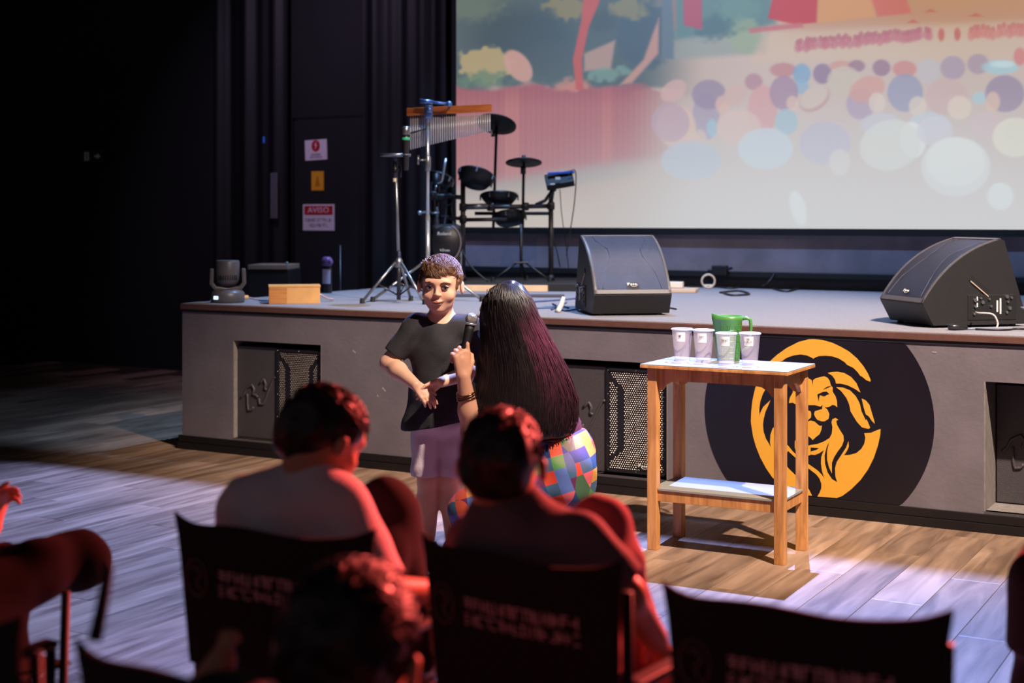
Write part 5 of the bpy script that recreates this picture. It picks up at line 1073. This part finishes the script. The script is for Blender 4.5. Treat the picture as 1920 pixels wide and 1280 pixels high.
# ------------------------------------------------------------------ director's chairs
M_canvas = mat('black_canvas', rgb(26, 22, 26), .9, bump=.3, bscale=260); M_print = mat('chair_print', rgb(218, 184, 188), .8)
CHM = {}
def on(ch, x, y, z): return CHM[ch.name][0] @ Vector((x, y, z))    # point in a chair's own frame: x to the sitter's right, y forward, z up
def chair(name_label, pl_, pr_, zt=.85, arms=True):
    a = Vector((pl_.x, pl_.y, 0)); bb_ = Vector((pr_.x, pr_.y, 0)); w_ = (bb_-a).length; rz = math.atan2(bb_.y-a.y, bb_.x-a.x); M_ = frame((a+bb_)/2, rz); t = thing('folding_chair', name_label, 'chair', (a+bb_)/2, rz, 'black canvas folding chairs'); hw_ = w_/2; CHM[t.name] = (M_, hw_)
    n = 24; vs = []
    for i in range(n+1):
        u = -1+2*i/n; x = u*hw_*1.03; bow = .020*(1-u*u); tp_ = zt-.020+.020*abs(u)**9-.004*math.sin(u*5); lo = zt-.30+.004*math.sin(u*4)
        flare = 1+.0*abs(u)
        for j in range(7):
            v = j/6; z = lo+(tp_-lo)*v; xx = x*(.93+.07*v+ (.03*max(0, v-.8)*5 if abs(u) > .97 else 0)); vs.append((xx, -bow*(.6+.4*v)-.02*v, z))
    m_ = 7; fs = [(i*m_+j, (i+1)*m_+j, (i+1)*m_+j+1, i*m_+j+1) for i in range(n) for j in range(m_-1)]; k = len(vs); vs2 = [(x, y+.006, z) for x, y, z in vs]
    fs += [tuple(q_+k for q_ in f_)[::-1] for f_ in fs]
    rim = [i*m_ for i in range(n+1)]+[n*m_+j for j in range(1, m_)]+[i*m_+m_-1 for i in range(n-1, -1, -1)]+[j for j in range(m_-2, 0, -1)]
    fs += [(rim[i], rim[(i+1) % len(rim)], rim[(i+1) % len(rim)]+k, rim[i]+k) for i in range(len(rim))]
    back = smoothed(MB(M_).add(vs+vs2, fs).build('canvas_back', M_canvas, t), 50)
    for s in (-1, 1):
        MB(M_).tube([(s*hw_*.99, .02, zt-.06), (s*hw_*.97, .03, .60), (s*hw_*.95, .04, .40)], .010, 10).build('back_post', M_matteblack, t, True)
        if arms: MB(M_).box((s*hw_*1.0, .24, .63), (.036, .42, .016), None, .005).build('armrest', M_matteblack, t)
        MB(M_).bar((s*hw_*.97, .44, .62 if arms else .585), (s*hw_*.95, .42, .015), .010, 10).build('front_leg', M_matteblack, t, True)
        MB(M_).bar((s*hw_*.95, .05, .42), (s*hw_*.95, .05, .015), .010, 10).build('rear_leg', M_matteblack, t, True)
        MB(M_).bar((s*hw_*.95, .0, .012), (s*hw_*.95, .48, .012), .011, 10).build('floor_runner', M_matteblack, t, True)
    for y in (.08, .40): MB(M_).bar((-hw_*.94, y, .03), (hw_*.94, y, .41), .009).bar((hw_*.94, y+.02, .03), (-hw_*.94, y+.02, .41), .009).build('cross_brace', M_matteblack, t, True)
    MB(M_).box((0, .25, .42), (w_*.95, .42, .008), None, .003).build('canvas_seat', M_canvas, t)
    # worn print on the back: a round emblem and two lines of lettering
    def onb(x, z): u = x/hw_; v = (z-(zt-.30))/.27; return Vector((x, -.020*(1-u*u)*(.6+.4*v)-.02*v-.003, z))
    em = MB(M_); zc_ = zt-.125
    em.tube([onb(-hw_*.80+.026*math.cos(a_), zc_+.036*math.sin(a_)) for a_ in [2*math.pi*j/24 for j in range(25)]], .0014, 4); em.tube([onb(-hw_*.80+x, zc_+z) for x, z in ((-.012, .018), (.004, .022), (.012, .004), (0, -.006), (.008, -.024))], .0022, 4)
    em.build('printed_emblem', mat('faded_print', rgb(128, 104, 110), .9), back)
    for k_, (n_, z, h_, wd_) in enumerate(((13, zc_+.010, .022, 1.20), (16, zc_-.018, .020, 1.22))):
        lettering(n_, h_, 80+k_, lambda x, y: M_ @ onb(x+hw_*.07, z+y), M_print, back, hw_*wd_)
    return t
def cz_(x, y, zt=.85): return atz(x, y, zt)
ch1 = chair('black canvas chair holding the child with bowed head', cz_(348, 953), cz_(702, 990))
ch2 = chair('black canvas chair holding the short-haired child behind the kneeling woman', cz_(812, 990), cz_(1166, 1047))
ch3 = chair('empty black canvas chair in front of the lion emblem', cz_(1262, 1080), cz_(1776, 1138), .85, False)
p4 = cz_(172, 1187); ch4 = chair('black canvas chair behind the child with bowed head, with strap', p4, p4+U*.43)
MB().tube([p4+Vector((.004, 0, -.01)), p4+Vector((.008, .02, .03)), p4+Vector((.014, .03, .08)), p4+Vector((.010, .035, .092))], [.010, .009, .008, .004], 8).build('strap', M_canvas, ch4, True)
p5 = cz_(48, 1150); ch5 = chair('black canvas chair nearest the seated person with outstretched knee', p5-U*.43, p5)
ch6c = Vector((-.99, 3.2, .85))-U*.21-N*.44; ch6 = chair('black canvas chair under the seated person with outstretched knee', ch6c-U*.215, ch6c+U*.215, .85, False)

# ------------------------------------------------------------------ seated people seen from behind
def seated(label, base_p, hC, fwd, h, shirt, shirt_m, arms, legs, pants_m, hair_m, skin_m, seed, vox=.006, roll=0., hands=(), shoes=(), hlen=.03, ears=True, nstr=420, shoe_m=None):
    t = thing('person', label, 'person', base_p); f = Field(vox); A = headframe(fwd, roll); add_head(f, hC, A, h, True, ears)
    nb = shirt[0][0]; f.rc(vv(Vector(hC)+Vector(A@np.array([0, -.08, -.25])*h)), vv(nb), .05, .055, .03)
    for c_, r_ in shirt[1:]: f.ell(vv(c_), [x*.88 for x in r_], None, .04)
    for pts, rs in arms: f.chain([vv(p) for p in pts], rs, .02)
    for pts, rs in legs: f.chain([vv(p) for p in pts], [r_*.85 for r_ in rs], .02)
    for a_ in hands: hand(f, *a_)
    solid('body', f, skin_m, t)
    f = Field(vox); c_ = lambda x, y, z: vv(hC)+A@np.array([x, y, z])*h
    f.ell(c_(0, -.07, .13), np.array([.378, .472, .395])*h, A, .02); f.ell(c_(0, -.28, -.10), np.array([.27, .18, .22])*h, A, .05)
    f.ell(c_(0, .62, -.16), np.array([.42, .52, .36])*h, A, .03, sub=True); f.ell(c_(0, .28, -.52), np.array([.6, .42, .50])*h, A, .03, sub=True)
    for s in (-1, 1): f.ell(c_(s*.43, .02, -.10), np.array([.14, .13, .17])*h, A, .02, sub=True)
    f.wrinkle(.004, 80, seed); hr_ = solid('hair', f, hair_m, t)
    strands('hair_strands', hair_m, hr_, scalp_paths(hC, A, h, nstr, hlen, seed, .03, -.25, .35, .5, (0, .2, 0), 1.035), .0022, .0007, 4)
    f = Field(vox)
    for c_, r_ in shirt[1:]: f.ell(vv(c_), r_, None, .05)
    f.rc(vv(nb), vv(shirt[1][0]), .066, .08, .05)
    for pts, rs in arms:
        d_ = (Vector(pts[1])-Vector(pts[0])).normalized(); e_ = Vector(pts[0]).lerp(pts[1], .92); f.rc(vv(pts[0]), vv(pts[1]), rs[0]+.022, rs[1]+.022, .04, cut=(vv(e_), vv(d_)))
    f.wrinkle(.004, 45, seed+1); solid('shirt', f, shirt_m, t)
    f = Field(vox)
    for pts, rs in legs: f.chain([vv(p) for p in pts], rs, .03)
    f.wrinkle(.004, 45, seed+2); f.plane((0, 0, .002), (0, 0, -1)); solid('trousers', f, pants_m, t)
    if shoes:
        for a_, b_2, r_ in shoes: f = Field(vox); f.rc(vv(a_), vv(b_2), r_, r_*.85, .02); f.plane((0, 0, .001), (0, 0, -1)); solid('shoe', f, shoe_m or M_black, t)
    return t
k = lambda x, y, Y: P(x, y, Y)
SH = .424+.062                                     # thigh height over a canvas seat
def leg_down(ch, x): return ([on(ch, x*.8, .13, SH+.004), on(ch, x, .52, SH+.004), on(ch, x, .535, .26), on(ch, x, .54, .09)], [.066, .060, .050, .042])
def foot(ch, x): return (on(ch, x, .545, .042), on(ch, x, .65, .036), .040)
def arm_on_rest(ch, sh, sx, dx=0.): hw_ = CHM[ch.name][1]; return ([sh, on(ch, sx*(hw_-.01+dx), .13, .674), on(ch, sx*(hw_-.01), .31, .664)], [.042, .034, .024])
seated('dark-haired child with bowed head in pale t-shirt on canvas chair', on(ch1, 0, .12, .424), k(607, 820, 2.87), (.66, .52, -.48), .192,
       [(k(585, 905, 2.85), 0), (k(548, 962, 2.86), (.110, .080, .082)), (k(540, 1040, 2.84), (.118, .084, .12)), (on(ch1, -.01, .115, .520), (.115, .092, .098))], M_gtee,
       [arm_on_rest(ch1, k(470, 950, 2.88), -1), ([k(630, 955, 2.81), on(ch1, .165, .115, .700), on(ch1, .205, .29, .664)], [.042, .034, .024])],
       [([on(ch1, .06, .13, SH+.004), k(722, 962, 3.12), k(735, 1030, 3.12), on(ch1, .085, .385, .50)], [.066, .072, .068, .050]), leg_down(ch1, -.09)],
       M_dpants, M_hairk, M_skin2, 11, hands=[(on(ch1, .205, .29, .664), N, (0, 0, -1), -U, .13, (4, 6, 8, 8), 6)], shoes=[foot(ch1, -.09), (on(ch1, .085, .36, .462), on(ch1, .09, .44, .460), .037)], hlen=.035)
seated('short-haired child in pale shirt seen from behind, red-lit knee raised', on(ch2, 0, .12, .424), k(940, 868, 2.66), (.16, 1, -.10), .194,
       [(k(948, 960, 2.66), 0), (k(978, 1022, 2.65), (.118, .078, .074)), (k(990, 1090, 2.65), (.118, .080, .13)), (on(ch2, -.01, .115, .520), (.112, .095, .098))], mat('dark_rose_tee', rgb(120, 96, 102), .85, bump=.2, bscale=160),
       [arm_on_rest(ch2, k(892, 1026, 2.73), -1), ([k(1078, 1020, 2.59), k(1172, 1116, 2.56), k(1228, 1196, 2.66)], [.042, .035, .025])],
       [([on(ch2, .05, .13, SH+.004), k(1128, 990, 2.85), k(1152, 1060, 2.86), on(ch2, .04, .40, .50)], [.066, .057, .054, .046]), leg_down(ch2, -.09)],
       M_rpants, M_hairk, M_skin2, 17, hands=[(k(1228, 1196, 2.66), (.35, .45, -.7), (-.5, -.4, 0), (0, 1, 0), .13)], shoes=[foot(ch2, -.09), (on(ch2, .035, .37, .464), on(ch2, .07, .45, .462), .038)], hlen=.02, shoe_m=M_shoe)
seated('child with fluffy dark hair, red-rimmed, right behind the bowed child\'s chair', on(ch4, .03, .12, .424), k(652, 1222, 2.02), (.2, 1, -.1), .245,
       [(on(ch4, .06, .17, .70), 0), (on(ch4, .03, .14, .655), (.125, .085, .065)), (on(ch4, .02, .13, .58), (.12, .085, .10)), (on(ch4, .01, .12, .52), (.118, .092, .098))], M_dtee,
       [([on(ch4, -.10, .14, .715), on(ch4, -.195, .15, .674), k(416, 1240, 2.10)], [.046, .036, .022]), arm_on_rest(ch4, on(ch4, .15, .13, .69), 1)],
       [leg_down(ch4, -.08), leg_down(ch4, .09)], M_dpants, M_hairk, M_skin2, 23, hands=[(k(416, 1236, 2.10), (.3, .2, .9), (.5, 1, 0), (-1, 0, 0), .07, (70, 70, 60, 60))], shoes=[foot(ch4, -.08), foot(ch4, .09)], hlen=.06, nstr=700, roll=R(8))
kn_ = k(150, 1050, 3.45)                           # far knee: ankle crossed over the other thigh
seated('person at the hall side with dark-trousered knee stretched out', on(ch6, 0, .12, .424), k(-96, 846, 3.05), (.9, .4, -.1), .205,
       [(on(ch6, .08, .17, .835), 0), (on(ch6, .05, .15, .775), (.125, .095, .085)), (on(ch6, .02, .135, .65), (.13, .095, .14)), (on(ch6, 0, .125, .52), (.13, .098, .098))], M_dtee,
       [([on(ch6, -.09, .15, .785), on(ch6, -.175, .33, .72), k(-18, 990, 3.5)], [.043, .036, .027])],
       [([on(ch6, .07, .13, SH+.006), k(60, 1072, 3.33), kn_, on(ch6, -.10, .56, .592)], [.076, .072, .066, .042]), leg_down(ch6, -.09)], mat('near_black_trousers', rgb(20, 17, 20), 1., spec=.12), M_hairk, M_skin2, 29, hands=[(k(-16, 992, 3.5), (.25, .1, 1), (.8, -.3, 0), (0, -1, .2), .15, (20, 35, 40, 45))], shoes=[foot(ch6, -.09), (on(ch6, -.12, .555, .600), on(ch6, -.20, .60, .585), .036)], nstr=200)
xk = k(2012, 1080, 3.0).x
seated('person in dark clothes at the hall side beyond the empty chair', (xk, 3.0, 0), k(1996, 912, 3.0), (-.2, 1, -.1), .20,
       [(k(2004, 1010, 3.0), 0), (k(2012, 1080, 3.0), (.12, .09, .09)), (k(2012, 1180, 3.0), (.12, .095, .15)), ((xk, 2.99, .42), (.13, .11, .11))], M_dtee,
       [([k(1952, 1085, 2.97), k(1938, 1215, 3.0), k(1990, 1260, 3.12)], [.036, .03, .024])],
       [([(xk-.06, 2.99, .38), (xk-.07, 3.14, .092), (xk-.07, 2.90, .062), (xk-.07, 2.80, .056)], [.075, .066, .055, .042]), ([(xk+.06, 2.99, .38), (xk+.07, 3.14, .092), (xk+.07, 2.90, .062), (xk+.07, 2.80, .056)], [.075, .066, .055, .042])],
       M_dpants, M_hairk, M_skin2, 31, shoes=[((xk-.07, 2.77, .05), (xk-.07, 2.70, .04), .036), ((xk+.07, 2.77, .05), (xk+.07, 2.70, .04), .036)], nstr=200)
